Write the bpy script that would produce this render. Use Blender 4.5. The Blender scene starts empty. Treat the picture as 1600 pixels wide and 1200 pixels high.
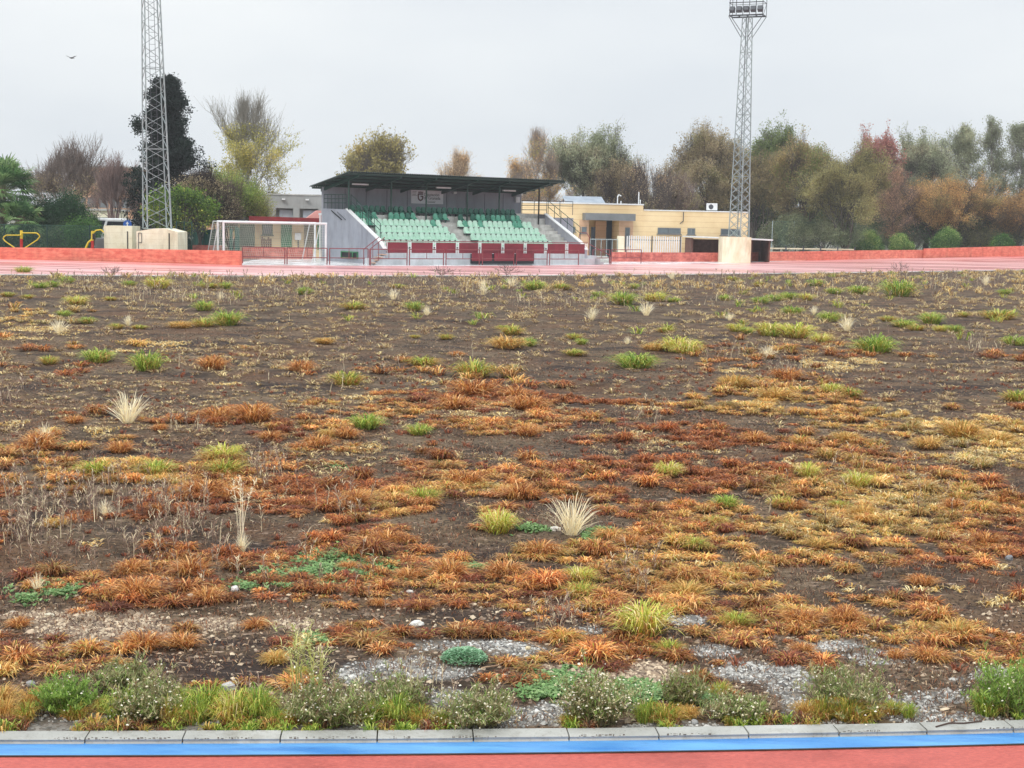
import bpy, math, random
import numpy as np
from mathutils import Vector
# ------------------------------------------------------------------ camera, world, sun, exposure
F_PX, CAM_H = 2200.0, 2.65                      # focal length in pixels of a 1600 px wide picture, eye height
PITCH = math.atan((600-347)/F_PX); ROLL = math.atan(0.0205)
Fv = np.array([0, math.cos(PITCH), -math.sin(PITCH)])
R0 = np.array([1.0, 0, 0]); U0 = np.array([0, math.sin(PITCH), math.cos(PITCH)])
Rv = R0*math.cos(ROLL)+U0*math.sin(ROLL); Uv = -R0*math.sin(ROLL)+U0*math.cos(ROLL)
CAM = np.array([0, 0, CAM_H])
sc = bpy.context.scene; COL = sc.collection
cam = bpy.data.cameras.new('camera'); camo = bpy.data.objects.new('camera', cam); COL.objects.link(camo)
cam.sensor_width = 36; cam.lens = F_PX/1600*36; cam.clip_end = 5000; cam.clip_start = 0.1
from mathutils import Matrix
camo.matrix_world = Matrix([[Rv[0], Uv[0], -Fv[0], 0], [Rv[1], Uv[1], -Fv[1], 0], [Rv[2], Uv[2], -Fv[2], CAM_H], [0, 0, 0, 1]])
sc.camera = camo
SUN_EL, SUN_AZ = math.radians(48), math.radians(200)      # behind the camera, veiled by cloud
w = bpy.data.worlds.new('World'); sc.world = w; w.use_nodes = True
nt = w.node_tree; bg = nt.nodes['Background']
sky = nt.nodes.new('ShaderNodeTexSky'); sky.sky_type = 'NISHITA'; sky.sun_disc = False
sky.sun_elevation = SUN_EL; sky.sun_rotation = SUN_AZ
tc = nt.nodes.new('ShaderNodeTexCoord'); mp = nt.nodes.new('ShaderNodeMapping'); mp.inputs['Scale'].default_value = (1.2, 1.2, 3.5)
cn = nt.nodes.new('ShaderNodeTexNoise'); cn.inputs['Scale'].default_value = 1.6; cn.inputs['Detail'].default_value = 4
cr = nt.nodes.new('ShaderNodeValToRGB')
cr.color_ramp.elements[0].position = 0.3; cr.color_ramp.elements[0].color = (0.63, 0.675, 0.73, 1)
cr.color_ramp.elements[1].position = 0.72; cr.color_ramp.elements[1].color = (0.83, 0.855, 0.865, 1)
vm = nt.nodes.new('ShaderNodeVectorMath'); vm.operation = 'SCALE'; vm.inputs['Scale'].default_value = 11.7
mx = nt.nodes.new('ShaderNodeMix'); mx.data_type = 'RGBA'; mx.inputs[0].default_value = 0.95
L = nt.links.new
L(tc.outputs['Generated'], mp.inputs[0]); L(mp.outputs[0], cn.inputs['Vector']); L(cn.outputs['Fac'], cr.inputs[0])
L(cr.outputs[0], vm.inputs[0]); sx = nt.nodes.new('ShaderNodeSeparateXYZ'); L(tc.outputs['Generated'], sx.inputs[0])       # overcast sky: zenith about twice times the horizon
zr0 = nt.nodes.new('ShaderNodeMapRange'); zr0.inputs[1].default_value = .2; zr0.inputs[2].default_value = .9; zr0.inputs[3].default_value = 1; zr0.inputs[4].default_value = 2.05
L(sx.outputs[2], zr0.inputs[0]); mm = nt.nodes.new('ShaderNodeVectorMath'); mm.operation = 'SCALE'; L(vm.outputs[0], mm.inputs[0]); L(zr0.outputs[0], mm.inputs['Scale'])
L(sky.outputs[0], mx.inputs[6]); L(mm.outputs[0], mx.inputs[7]); L(mx.outputs[2], bg.inputs[0])
bg.inputs[1].default_value = 0.1
sun = bpy.data.lights.new('sun', 'SUN'); suno = bpy.data.objects.new('sun', sun); COL.objects.link(suno)
sun.energy = 1.5; sun.angle = math.radians(14); sun.color = (1, 0.96, 0.9)
suno.rotation_euler = (math.radians(90)-SUN_EL, 0, math.radians(-25))
sc.view_settings.view_transform = 'Standard'; sc.view_settings.look = 'None'; sc.view_settings.gamma = 1
sc.view_settings.exposure = 0.0
sc.cycles.max_bounces = 6; sc.cycles.transparent_max_bounces = 8
# ------------------------------------------------------------------ geometry helpers
rng = np.random.default_rng(7)
def ray(px, py): return Fv + Rv*((px-800)/F_PX) + Uv*((600-py)/F_PX)
def ground(px, py, z=0.0):
    d = ray(px, py); return CAM + d*((z-CAM_H)/d[2])
def at(px, py, Y):
    d = ray(px, py); return CAM + d*(Y/d[1])
def base(px, Y, z=0.0):                          # ground point seen at column px, Y metres ahead
    py = 600
    for _ in range(6):
        p = at(px, py, Y); py += (p[2]-z)/Y*F_PX
    return np.array([at(px, py, Y)[0], Y, z])
def project(P):
    v = P-CAM; z = v@Fv; z = np.where(np.abs(z) < .01, .01, z)
    return 800+F_PX*(v@Rv)/z, 600-F_PX*(v@Uv)/z
def _hash(ix, iy, s):
    h = (ix.astype(np.int64)*374761393 + iy.astype(np.int64)*668265263 + s*974634777) & 0xffffffff
    h = ((h ^ (h >> 13))*1274126177) & 0xffffffff
    return ((h ^ (h >> 16)) & 0xffff)/65535.0
def vnoise(x, y, s=0):
    x = np.asarray(x, float); y = np.asarray(y, float)
    ix = np.floor(x); iy = np.floor(y); fx = x-ix; fy = y-iy
    fx = fx*fx*(3-2*fx); fy = fy*fy*(3-2*fy)
    a = _hash(ix, iy, s); b = _hash(ix+1, iy, s); c = _hash(ix, iy+1, s); d = _hash(ix+1, iy+1, s)
    return (a*(1-fx)+b*fx)*(1-fy)+(c*(1-fx)+d*fx)*fy
def fbm(x, y, s=0, o=3):
    t = 0; a = 0.5; n = 0
    for k in range(o): t = t+a*vnoise(x*2**k+k*17.3, y*2**k-k*9.1, s+k); n += a; a *= .55
    return t/n
def hfun(x, y):
    near = np.clip((np.asarray(y)-7.6)/2.0, 0.15, 1); far = np.clip((62-np.asarray(y))/10, 0, 1)
    return (.11*(fbm(np.asarray(x)*.5, np.asarray(y)*.5, 3, 4)-.5)+.035*(vnoise(np.asarray(x)*5, np.asarray(y)*5, 8)-.5))*near*far
# ------------------------------------------------------------------ objects
def tag(o, label=None, cat=None, group=None, kind=None):
    if label: o['label'] = label
    if cat: o['category'] = cat
    if group: o['group'] = group
    if kind: o['kind'] = kind
    return o
def empty(name, loc, label=None, cat=None, group=None):
    o = bpy.data.objects.new(name, None); COL.objects.link(o); o.location = [float(v) for v in loc]; o.empty_display_size = .2
    return tag(o, label, cat, group)
def _wloc(o):
    p = Vector((0, 0, 0))
    while o is not None: p += o.location; o = o.parent
    return np.array(p)
def link(name, me, m, parent=None):
    if m is not None:
        me.materials.clear(); me.materials.append(m)
    o = bpy.data.objects.new(name, me); COL.objects.link(o); o.parent = parent
    return o
def mesh_np(name, V, polys, col=None, smooth=False):
    """V (n,3); polys: list of (k, array(n,k)); col (n,3) point colours"""
    me = bpy.data.meshes.new(name); V = np.ascontiguousarray(V, np.float32)
    me.vertices.add(len(V)); me.vertices.foreach_set('co', V.ravel())
    idx = np.concatenate([np.asarray(a).ravel() for a in polys]) if polys else np.zeros(0, int)
    tot = np.concatenate([np.full(len(a), np.asarray(a).shape[1]) for a in polys])
    st = np.concatenate([[0], np.cumsum(tot)[:-1]])
    me.loops.add(len(idx)); me.loops.foreach_set('vertex_index', idx.astype(np.int32))
    me.polygons.add(len(tot)); me.polygons.foreach_set('loop_start', st.astype(np.int32))
    if smooth: me.polygons.foreach_set('use_smooth', np.ones(len(tot), bool))
    if col is not None:
        a = me.color_attributes.new('tint', 'FLOAT_COLOR', 'POINT')
        c = np.ones((len(V), 4), np.float32); c[:, :3] = col; a.data.foreach_set('color', c.ravel())
    me.update(calc_edges=True); return me
class Frame:
    """local axes: s to the right, n away from the camera, z up"""
    def __init__(self, O, yaw=0.0):
        self.O = np.array([O[0], O[1], 0.0]); c, s = math.cos(yaw), math.sin(yaw)
        self.ex = np.array([c, s, 0]); self.ey = np.array([-s, c, 0])
    def w(self, s, n, z): return self.O+self.ex*s+self.ey*n+np.array([0, 0, z])
    def hit(self, px, py, n=0.0):                # pixel -> (s, z) on the vertical plane n
        d = ray(px, py); o = self.O+self.ey*n
        t = ((o-CAM)@self.ey)/(d@self.ey); P = CAM+d*t
        return (P-o)@self.ex, P[2]
    def rect(self, x0, y0, x1, y1, n=0.0):
        a = self.hit(x0, (y0+y1)/2, n)[0]; b = self.hit(x1, (y0+y1)/2, n)[0]
        t = self.hit((x0+x1)/2, y0, n)[1]; u = self.hit((x0+x1)/2, y1, n)[1]
        return a, b, u, t
WF = Frame((0, 0, 0), 0)
class MB:
    def __init__(self): self.v = []; self.f = []
    def add(self, V, Fc):
        k = len(self.v); self.v += [tuple(map(float, p)) for p in V]; self.f += [tuple(i+k for i in f) for f in Fc]; return self
    def box(self, s0, s1, n0, n1, z0, z1, fr=WF):
        V = [fr.w(s, n, z) for z in (z0, z1) for (s, n) in ((s0, n0), (s1, n0), (s1, n1), (s0, n1))]
        return self.add(V, [(3, 2, 1, 0), (4, 5, 6, 7), (0, 1, 5, 4), (1, 2, 6, 5), (2, 3, 7, 6), (3, 0, 4, 7)])
    def bar(self, a, b, r, n=6, r2=None):
        a = np.array(a, float); b = np.array(b, float); d = b-a; l = np.linalg.norm(d)
        if l < 1e-6: return self
        d /= l; u = np.cross(d, [0, 0, 1.0]) if abs(d[2]) < .95 else np.cross(d, [1.0, 0, 0]); u /= np.linalg.norm(u); w_ = np.cross(d, u)
        r2 = r if r2 is None else r2
        V = [p+(u*math.cos(t)+w_*math.sin(t))*q for p, q in ((a, r), (b, r2)) for t in [2*math.pi*(i+.5)/n for i in range(n)]]
        return self.add(V, [(i, (i+1) % n, n+(i+1) % n, n+i) for i in range(n)]+[tuple(range(n-1, -1, -1)), tuple(range(n, 2*n))])
    def path(self, pts, r, n=6):
        for a, b in zip(pts[:-1], pts[1:]): self.bar(a, b, r, n)
        return self
    def prism(self, poly, fr, axis, a0, a1):     # polygon in (n,z) extruded along s ('s'), or in (s,z) along n ('n')
        k = len(poly); g = (lambda p, a: fr.w(a, p[0], p[1])) if axis == 's' else (lambda p, a: fr.w(p[0], a, p[1]))
        V = [g(p, a0) for p in poly]+[g(p, a1) for p in poly]
        return self.add(V, [tuple(range(k-1, -1, -1)), tuple(range(k, 2*k))]+[(i, (i+1) % k, k+(i+1) % k, k+i) for i in range(k)])
    def build(self, name, m, parent=None, bevel=0, smooth=False):
        o = _wloc(parent) if parent is not None else np.zeros(3)
        me = bpy.data.meshes.new(name); me.from_pydata([(x-o[0], y-o[1], z-o[2]) for x, y, z in self.v], [], self.f); me.update()
        ob = link(name, me, m, parent)
        if smooth: me.polygons.foreach_set('use_smooth', [True]*len(me.polygons))
        if bevel:
            b = ob.modifiers.new('bevel', 'BEVEL'); b.width = bevel; b.segments = 2
        return ob
# ------------------------------------------------------------------ materials
def srgb(r, g, b):
    return tuple(((c/255+.055)/1.055)**2.4 if c > 10 else c/255/12.92 for c in (r, g, b))
MATS = {}
def pmat(name, c1, c2=None, scale=3.0, rough=.8, bump=0.0, bscale=None, detail=6, metal=0, stretch=None, spec=.5, rough2=None, coat=0):
    m = bpy.data.materials.new(name); m.use_nodes = True; nt = m.node_tree; b = nt.nodes['Principled BSDF']; L = nt.links.new
    b.inputs['Roughness'].default_value = rough; b.inputs['Metallic'].default_value = metal
    b.inputs['Specular IOR Level'].default_value = spec; b.inputs['Coat Weight'].default_value = coat
    c2 = c2 or tuple(c*.75 for c in c1)
    g = nt.nodes.new('ShaderNodeNewGeometry'); mp = nt.nodes.new('ShaderNodeMapping'); L(g.outputs['Position'], mp.inputs[0])
    if stretch: mp.inputs['Scale'].default_value = stretch
    n = nt.nodes.new('ShaderNodeTexNoise'); n.inputs['Scale'].default_value = scale; n.inputs['Detail'].default_value = detail; n.inputs['Roughness'].default_value = .62
    L(mp.outputs[0], n.inputs['Vector'])
    r = nt.nodes.new('ShaderNodeValToRGB'); r.color_ramp.elements[0].position = .36; r.color_ramp.elements[1].position = .66
    r.color_ramp.elements[0].color = (*c2, 1); r.color_ramp.elements[1].color = (*c1, 1)
    L(n.outputs['Fac'], r.inputs[0]); L(r.outputs[0], b.inputs['Base Color'])
    if rough2 is not None:
        q = nt.nodes.new('ShaderNodeMapRange'); q.inputs[1].default_value = .4; q.inputs[2].default_value = .62
        q.inputs[3].default_value = rough; q.inputs[4].default_value = rough2; L(n.outputs['Fac'], q.inputs[0]); L(q.outputs[0], b.inputs['Roughness'])
    if bump:
        n2 = nt.nodes.new('ShaderNodeTexNoise'); n2.inputs['Scale'].default_value = bscale or scale*8; n2.inputs['Detail'].default_value = 5
        L(mp.outputs[0], n2.inputs['Vector']); bp = nt.nodes.new('ShaderNodeBump'); bp.inputs['Strength'].default_value = bump; bp.inputs['Distance'].default_value = .02
        L(n2.outputs['Fac'], bp.inputs['Height']); L(bp.outputs[0], b.inputs['Normal'])
    MATS[name] = m; return m
def lined(m, step, width, dark, axis_noise=0):    # horizontal course lines every `step` metres in z
    nt = m.node_tree; L = nt.links.new; b = nt.nodes['Principled BSDF']; src = b.inputs['Base Color'].links[0].from_socket
    g = nt.nodes.new('ShaderNodeNewGeometry'); s = nt.nodes.new('ShaderNodeSeparateXYZ'); L(g.outputs['Position'], s.inputs[0])
    md = nt.nodes.new('ShaderNodeMath'); md.operation = 'PINGPONG'; md.inputs[1].default_value = step/2; L(s.outputs[2], md.inputs[0])
    lt = nt.nodes.new('ShaderNodeMath'); lt.operation = 'LESS_THAN'; lt.inputs[1].default_value = width/2; L(md.outputs[0], lt.inputs[0])
    mx = nt.nodes.new('ShaderNodeMix'); mx.data_type = 'RGBA'; mx.blend_type = 'MULTIPLY'; mx.inputs[7].default_value = (*dark, 1)
    L(lt.outputs[0], mx.inputs[0]); L(src, mx.inputs[6]); L(mx.outputs[2], b.inputs['Base Color']); return m
def vmat(name, transl=.3, rough=.6, spec=.3):
    m = bpy.data.materials.new(name); m.use_nodes = True; nt = m.node_tree; b = nt.nodes['Principled BSDF']; L = nt.links.new
    b.inputs['Roughness'].default_value = rough; b.inputs['Specular IOR Level'].default_value = spec
    a = nt.nodes.new('ShaderNodeAttribute'); a.attribute_name = 'tint'; L(a.outputs['Color'], b.inputs['Base Color'])
    if transl:
        t = nt.nodes.new('ShaderNodeBsdfTranslucent'); L(a.outputs['Color'], t.inputs[0]); x = nt.nodes.new('ShaderNodeMixShader')
        x.inputs[0].default_value = transl; L(b.outputs[0], x.inputs[1]); L(t.outputs[0], x.inputs[2]); L(x.outputs[0], nt.nodes['Material Output'].inputs[0])
    return m
M_LEAF = vmat('leaf', .45); M_BLADE = vmat('grass_blade', .25, .55); M_BARK = vmat('bark', 0, .9, .1); M_STONE = vmat('loose_stone', 0, .75, .4)
M_conc = pmat('pale_concrete', srgb(205, 205, 200), srgb(170, 170, 165), 1.2, .7, .15, 30)
M_whitewash = pmat('whitewashed_concrete', srgb(204, 210, 214), srgb(168, 175, 180), .9, .75, .1, 20)
M_sidewall = pmat('pale_blue_grey_render', srgb(156, 161, 171), srgb(138, 143, 154), .7, .85, .1, 20)
M_backwall = pmat('dark_grey_render', srgb(162, 165, 174), srgb(146, 149, 158), .5, .85)
M_redwall = lined(pmat('salmon_painted_block', srgb(234, 144, 120), srgb(204, 100, 84), 2.6, .85, .4, 18, stretch=(1, 1, 2.2)), .2, .012, (.75, .7, .68))
M_redwall_dirty = lined(pmat('weathered_salmon_block', srgb(230, 134, 120), srgb(176, 82, 74), 2.2, .85, .4, 18, stretch=(1, 1, 1.5)), .2, .012, (.75, .7, .68))
M_track = pmat('wet_red_track', srgb(244, 190, 186), srgb(210, 104, 106), .3, .17, .0, 1.5, stretch=(.16, 1.6, 1), rough2=.46, spec=1, coat=.55)
M_track.node_tree.nodes['Principled BSDF'].inputs['Coat Roughness'].default_value = .33
M_apron = pmat('wet_white_apron', srgb(240, 240, 240), srgb(205, 205, 207), .8, .15, .04, 6, rough2=.4)
M_darkred = pmat('dark_red_paint', srgb(136, 40, 56), srgb(114, 32, 46), 1.5, .55)
M_awning = pmat('dark_red_roof_edge', srgb(150, 36, 40), srgb(118, 26, 30), 1.2, .6)
M_railred = pmat('maroon_painted_steel', srgb(140, 62, 66), srgb(112, 50, 54), 6, .55)
M_green = pmat('dark_green_steel', srgb(28, 72, 62), srgb(20, 56, 48), 3, .5)
M_roof = pmat('dark_green_roof_sheet', srgb(24, 50, 42), srgb(16, 36, 31), 1.0, .6)
M_mint = pmat('faded_mint_plastic', srgb(196, 226, 210), srgb(172, 210, 190), 4, .4)
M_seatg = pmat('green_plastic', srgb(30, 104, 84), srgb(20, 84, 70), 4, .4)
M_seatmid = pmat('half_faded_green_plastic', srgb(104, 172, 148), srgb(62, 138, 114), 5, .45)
M_tan = lined(pmat('tan_block', srgb(242, 220, 176), srgb(224, 196, 150), .35, .85, .1, 20), .42, .035, (.82, .74, .68))
M_tan2 = lined(pmat('pale_pink_block', srgb(222, 184, 150), srgb(204, 166, 134), .6, .85, .1, 20), .42, .03, (.85, .78, .72))
M_cream = lined(pmat('cream_block', srgb(244, 240, 216), srgb(228, 220, 190), 1.2, .85, .15, 20), .32, .015, (.86, .84, .8))
M_cream_plain = pmat('stained_cream_render', srgb(246, 240, 216), srgb(226, 212, 178), 1.6, .85, .15, 20, stretch=(1.5, 1.5, .5))
M_greywall = pmat('grey_cement_render', srgb(172, 174, 172), srgb(152, 154, 152), .7, .9, .15, 20)
M_slate = pmat('slate_grey_panel', srgb(122, 126, 128), srgb(104, 108, 110), 1, .6)
M_dark = pmat('dark_interior', srgb(30, 36, 44), srgb(22, 26, 34), 1, .4)
M_glass = pmat('window_glass', srgb(110, 122, 128), srgb(80, 92, 98), .7, .12, spec=.8)
M_bluedoor = pmat('dark_blue_door', srgb(28, 50, 74), srgb(20, 38, 58), 1, .35)
M_white = pmat('white_paint', srgb(232, 234, 234), srgb(214, 217, 218), 3, .5)
M_galv = pmat('galvanised_steel', srgb(160, 172, 172), srgb(132, 144, 146), 3, .6, spec=.3)
M_galvd = pmat('dull_dark_steel', srgb(84, 88, 94), srgb(66, 70, 76), 3, .55, metal=.2)
M_black = pmat('black_steel', srgb(34, 34, 36), srgb(26, 26, 28), 3, .5)
M_yellow = pmat('yellow_painted_tube', srgb(236, 208, 60), srgb(214, 184, 44), 4, .45)
M_redp = pmat('red_painted_post', srgb(206, 44, 44), srgb(176, 34, 34), 4, .45)
M_net = pmat('net_cord', srgb(210, 210, 196), srgb(205, 205, 190), 5, .8)
M_wire = pmat('fence_wire', srgb(70, 108, 96), srgb(54, 88, 78), 2, .6)
M_screen = pmat('green_screening', srgb(24, 92, 82), srgb(18, 74, 66), 2, .8)
M_peach = pmat('peach_render', srgb(224, 176, 140), srgb(206, 158, 122), .3, .9)
M_solar = pmat('solar_glass', srgb(160, 170, 180), srgb(130, 142, 154), 1.2, .5)
M_sun_green = pmat('green_slatted_door', srgb(66, 130, 90), srgb(50, 108, 74), 2, .6)
M_brick = lined(pmat('brown_brick', srgb(120, 84, 74), srgb(90, 60, 54), 4, .9, .2, 30), .12, .015, (.8, .8, .8))
M_asph = pmat('far_ground', srgb(120, 116, 104), srgb(92, 96, 74), .12, .95)
M_blueband = pmat('blue_band_paint', srgb(100, 164, 214), srgb(54, 126, 196), 2.2, .28, .2, 90, stretch=(.6, 5, 1), rough2=.5)
M_redtrack = pmat('red_track_surface', srgb(206, 108, 96), srgb(172, 76, 68), 60, .55, .35, 160, stretch=(.5, 1.6, 1), rough2=.8)
M_kerb = pmat('kerb_concrete', srgb(182, 182, 176), srgb(158, 158, 152), 2.4, .8, .25, 70)
M_kerbdark = pmat('kerb_joint', srgb(70, 68, 64), srgb(50, 48, 46), 8, .9)
M_stain = pmat('brown_worn_marking', srgb(146, 128, 104), srgb(120, 104, 84), 30, .85)

def stained(m, sc_, stretch, p0, p1, dark):       # dirt and weathering: irregular darker patches multiplied over the paint
    nt = m.node_tree; L = nt.links.new; b = nt.nodes['Principled BSDF']; src = b.inputs['Base Color'].links[0].from_socket
    g = nt.nodes.new('ShaderNodeNewGeometry'); mp = nt.nodes.new('ShaderNodeMapping'); mp.inputs['Scale'].default_value = stretch; mp.inputs['Location'].default_value = (3, 7, 1); L(g.outputs['Position'], mp.inputs[0])
    n = nt.nodes.new('ShaderNodeTexNoise'); n.inputs['Scale'].default_value = sc_; n.inputs['Detail'].default_value = 7; n.inputs['Roughness'].default_value = .7; L(mp.outputs[0], n.inputs['Vector'])
    r = nt.nodes.new('ShaderNodeValToRGB'); r.color_ramp.elements[0].position = p0; r.color_ramp.elements[1].position = p1; r.color_ramp.elements[0].color = (1, 1, 1, 1); r.color_ramp.elements[1].color = (*dark, 1); L(n.outputs['Fac'], r.inputs[0])
    x = nt.nodes.new('ShaderNodeMix'); x.data_type = 'RGBA'; x.blend_type = 'MULTIPLY'; x.inputs[0].default_value = 1; L(src, x.inputs[6]); L(r.outputs[0], x.inputs[7]); L(x.outputs[2], b.inputs['Base Color'])
for m in (M_redwall, M_redwall_dirty, M_cream, M_cream_plain, M_sidewall, M_whitewash, M_greywall, M_backwall): stained(m, 2.2, (1, 1, .22), .5, .68, (.79, .77, .75))
stained(M_redtrack, 2.4, (.6, 1.3, 1), .5, .66, (.78, .74, .74)); stained(M_redtrack, 220, (1, 1, 1), .58, .66, (.6, .55, .55)); stained(M_kerb, 6, (1, 1, 1), .5, .7, (.7, .68, .64)); stained(M_kerb, 60, (1, 1, 1), .58, .68, (.6, .58, .54)); stained(M_blueband, 30, (.4, 1.5, 1), .56, .7, (.7, .74, .8)); stained(M_conc, 2.0, (1, 1, .5), .48, .66, (.68, .67, .66))
# ------------------------------------------------------------------ ground, field, tracks, kerb
def poly_interp(pts, xs): return np.interp(xs, [p[0] for p in pts], [p[1] for p in pts])
KX = np.linspace(-700, 2300, 61)
kb = [(-700, 1139), (-300, 1141.5), (0, 1141.5), (400, 1140), (800, 1137.3), (1200, 1133.5), (1600, 1125), (2000, 1112), (2300, 1100)]
def smooth_line(pts, xs):
    c = np.polyfit([p[0] for p in pts], [p[1] for p in pts], 3); return np.polyval(c, xs)
KB = np.array([ground(x, y, .03) for x, y in zip(KX, smooth_line(kb, KX))])       # back top edge of the kerb
def offset(P, d, z):
    T = np.gradient(P[:, :2], axis=0); T /= np.linalg.norm(T, axis=1)[:, None]
    return np.column_stack([P[:, 0]+T[:, 1]*d, P[:, 1]-T[:, 0]*d, np.full(len(P), z) if np.isscalar(z) else z])
w_break = ground(800, 1137.3, .03)[1]-ground(800, 1150.5, .027)[1]
w_tot = ground(800, 1137.3, .03)[1]-ground(800, 1159.5, 0)[1]
w_blue = ground(800, 1137.3, .03)[1]-ground(800, 1177, 0)[1]
def ribbon(name, rows, m, kind='structure', col=None):
    n = len(rows[0]); V = np.concatenate(rows); q = []
    for r in range(len(rows)-1):
        a = np.arange(n-1)+r*n; q.append(np.column_stack([a, a+1, a+n+1, a+n]))
    me = mesh_np(name, V, [np.concatenate(q)], smooth=True); o = link(name, me, m); tag(o, kind=kind); return o
# big ground sheet to the horizon
g = MB(); g.add([(-2500, -300, -.16), (2500, -300, -.16), (2500, 3000, -.16), (-2500, 3000, -.16)], [(0, 1, 2, 3)])
tag(g.build('ground', M_asph), kind='structure')
# near track: blue band, red surface that banks up towards the camera
ribbon('blue_track_band', [offset(KB, w_blue, .004), offset(KB, w_tot-.02, .004)], M_blueband)
ribbon('thin_dark_track_line', [offset(KB, w_blue+.012, .006), offset(KB, w_blue-.003, .006)], M_kerbdark)
ribbon('near_track', [offset(KB, w_blue+d, .02*d*d) for d in np.linspace(9, 0, 16)]+[offset(KB, w_tot-.04, -.001)], M_redtrack)
# kerb: slabs with open joints
kj = [-700, -560, -440, -308, -158, -8, 141, 291, 441, 590, 738, 885, 1023, 1161, 1300, 1435, 1568, 1700, 1830, 1960, 2100, 2240]
km = MB()
def kpt(px, d, z):
    k = np.clip(np.interp(px, KX, np.arange(len(KX))), 0, len(KX)-1.001); i = int(k); f = k-i
    T = KB[i+1]-KB[i]; P = KB[i]+T*f; T = T/np.linalg.norm(T); return np.array([P[0]+T[1]*d, P[1]-T[0]*d, z])
for a, b in zip(kj[:-1], kj[1:]):
    a2, b2 = a+1.1, b-1.1; dz = random.Random(a).uniform(-.003, .003)
    dz *= .6; prof = [(0, -.05), (0, .024+dz), (.006, .03+dz), (w_break*.9, .029+dz), (w_break*1.04, .026+dz), (w_tot-.01, .013), (w_tot, 0), (w_tot, -.05)]
    V = [kpt(x, d, z) for x in (a2, (a2+b2)/2, b2) for d, z in prof]; n = len(prof)
    Fs = [(i+r*n, (i+1) % n+r*n, (i+1) % n+(r+1)*n, i+(r+1)*n) for r in (0, 1) for i in range(n)]+[tuple(range(n-1, -1, -1)), tuple(range(2*n, 3*n))]
    km.add(V, Fs)
kerb = tag(km.build('kerb', M_kerb), kind='structure')
kd = MB(); n = len(KX)
V = list(offset(KB, .01, .012))+list(offset(KB, w_tot-.02, -.006)); kd.add(V, [(i, i+1, n+i+1, n+i) for i in range(n-1)])
kd.build('kerb_bedding', M_kerbdark, kerb)
st = MB(); R = random.Random(5)
for x0, x1 in [(88, 180), (195, 272), (305, 330), (345, 400), (455, 575), (615, 640), (705, 775), (900, 970), (1035, 1100), (1297, 1365), (1510, 1600), (-90, -20)]:
    x = x0
    while x < x1:
        wdt = R.uniform(1.5, 5)
        for k in range(4):
            if R.random() < .5:
                d0 = w_break+(w_tot-w_break)*(.16+.17*k+R.uniform(-.03, .03)); d1 = d0+(w_tot-w_break)*R.uniform(.10, .19)
                zz = lambda d: .026+(.013-.026)*(d-w_break*1.04)/(w_tot-.01-w_break*1.04)+.003
                st.add([kpt(x, d0, zz(d0)), kpt(x+wdt, d0, zz(d0)), kpt(x+wdt, d1, zz(d1)), kpt(x, d1, zz(d1))], [(0, 1, 2, 3)])
        x += wdt+R.uniform(.3, 3.5)
st.build('worn_marking', M_stain, kerb)
def dens(px, py, x, y):
    b_ = np.interp(py, [425, 470, 520, 560, 600, 640, 700, 760, 820, 900, 960, 1020, 1060, 1090], [.0, .0, .02, .06, .15, .22, .33, .48, .56, .52, .50, .46, .34, .0])
    b_ = b_*np.where(px < 430, np.interp(py, [600, 700, 1000], [1, .45, .45]), 1.0)
    for cx, cy, rx, ry, a in ((1180, 622, 190, 32, .5), (1380, 680, 110, 34, .4), (1530, 690, 110, 34, .75), (60, 498, 90, 16, .6), (1280, 800, 330, 70, .45), (690, 790, 170, 50, .45), (270, 748, 170, 28, .5), (100, 715, 110, 24, .35), (820, 640, 110, 36, .35), (940, 920, 170, 50, .4), (600, 880, 210, 40, .2), (230, 920, 120, 30, .35), (1450, 810, 160, 70, .25), (240, 540, 150, 16, .2), (760, 610, 130, 18, .3), (60, 580, 90, 16, .3), (1120, 700, 170, 40, .25),
                              (720, 540, 320, 36, -.25), (1500, 600, 170, 36, -.4), (1530, 762, 150, 26, -.7), (300, 610, 260, 30, -.2), (930, 600, 80, 16, -.3), (560, 740, 120, 16, -.3), (100, 850, 120, 40, -.25), (480, 830, 50, 30, -.3), (1350, 905, 120, 20, -.25), (640, 1040, 120, 24, -.5), (1400, 1090, 160, 26, -.4), (150, 980, 130, 20, -.45), (850, 1040, 80, 20, -.2), (230, 1035, 230, 22, .3), (1480, 985, 130, 26, .25), (1250, 975, 120, 18, .3), (420, 985, 60, 26, .3), (720, 945, 120, 20, .3), (560, 960, 80, 20, .15), (1300, 1015, 120, 14, -.4), (1080, 970, 50, 12, -.6), (980, 700, 60, 10, -.2), (1220, 705, 120, 10, -.3), (560, 892, 90, 18, -.35), (470, 895, 70, 18, -.35), (1000, 700, 70, 14, -.3), (560, 735, 90, 14, -.3), (850, 700, 120, 20, -.25)):
        b_ = b_+a*np.clip(1.6-(((px-cx)/rx)**2+((py-cy)/ry)**2)*1.1, 0, 1)
    return np.clip(b_, 0, .95)
# field sheet
def kerb_y(x): return np.interp(x, KB[:, 0], KB[:, 1])-w_tot*.5
NT, NX = 300, 380
tt = np.linspace(0, 1, NT); g_ = (np.exp(tt*4.2)-1)/(np.exp(4.2)-1)*118
uu = np.linspace(-1, 1, NX)
Xg = uu[None, :]*(6.4+g_[:, None]*.62); Yg = kerb_y(Xg)+g_[:, None]
Zg = hfun(Xg, Yg)+np.where(g_[:, None] < .25, -.0*(1-g_[:, None]/.25), 0)
Zg = np.where(g_[:, None] < .02, -.01, Zg)
V = np.column_stack([Xg.ravel(), Yg.ravel(), Zg.ravel()])
i = (np.arange(NT-1)[:, None]*NX+np.arange(NX-1)[None, :]).ravel(); quads = np.column_stack([i, i+1, i+NX+1, i+NX])
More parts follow.
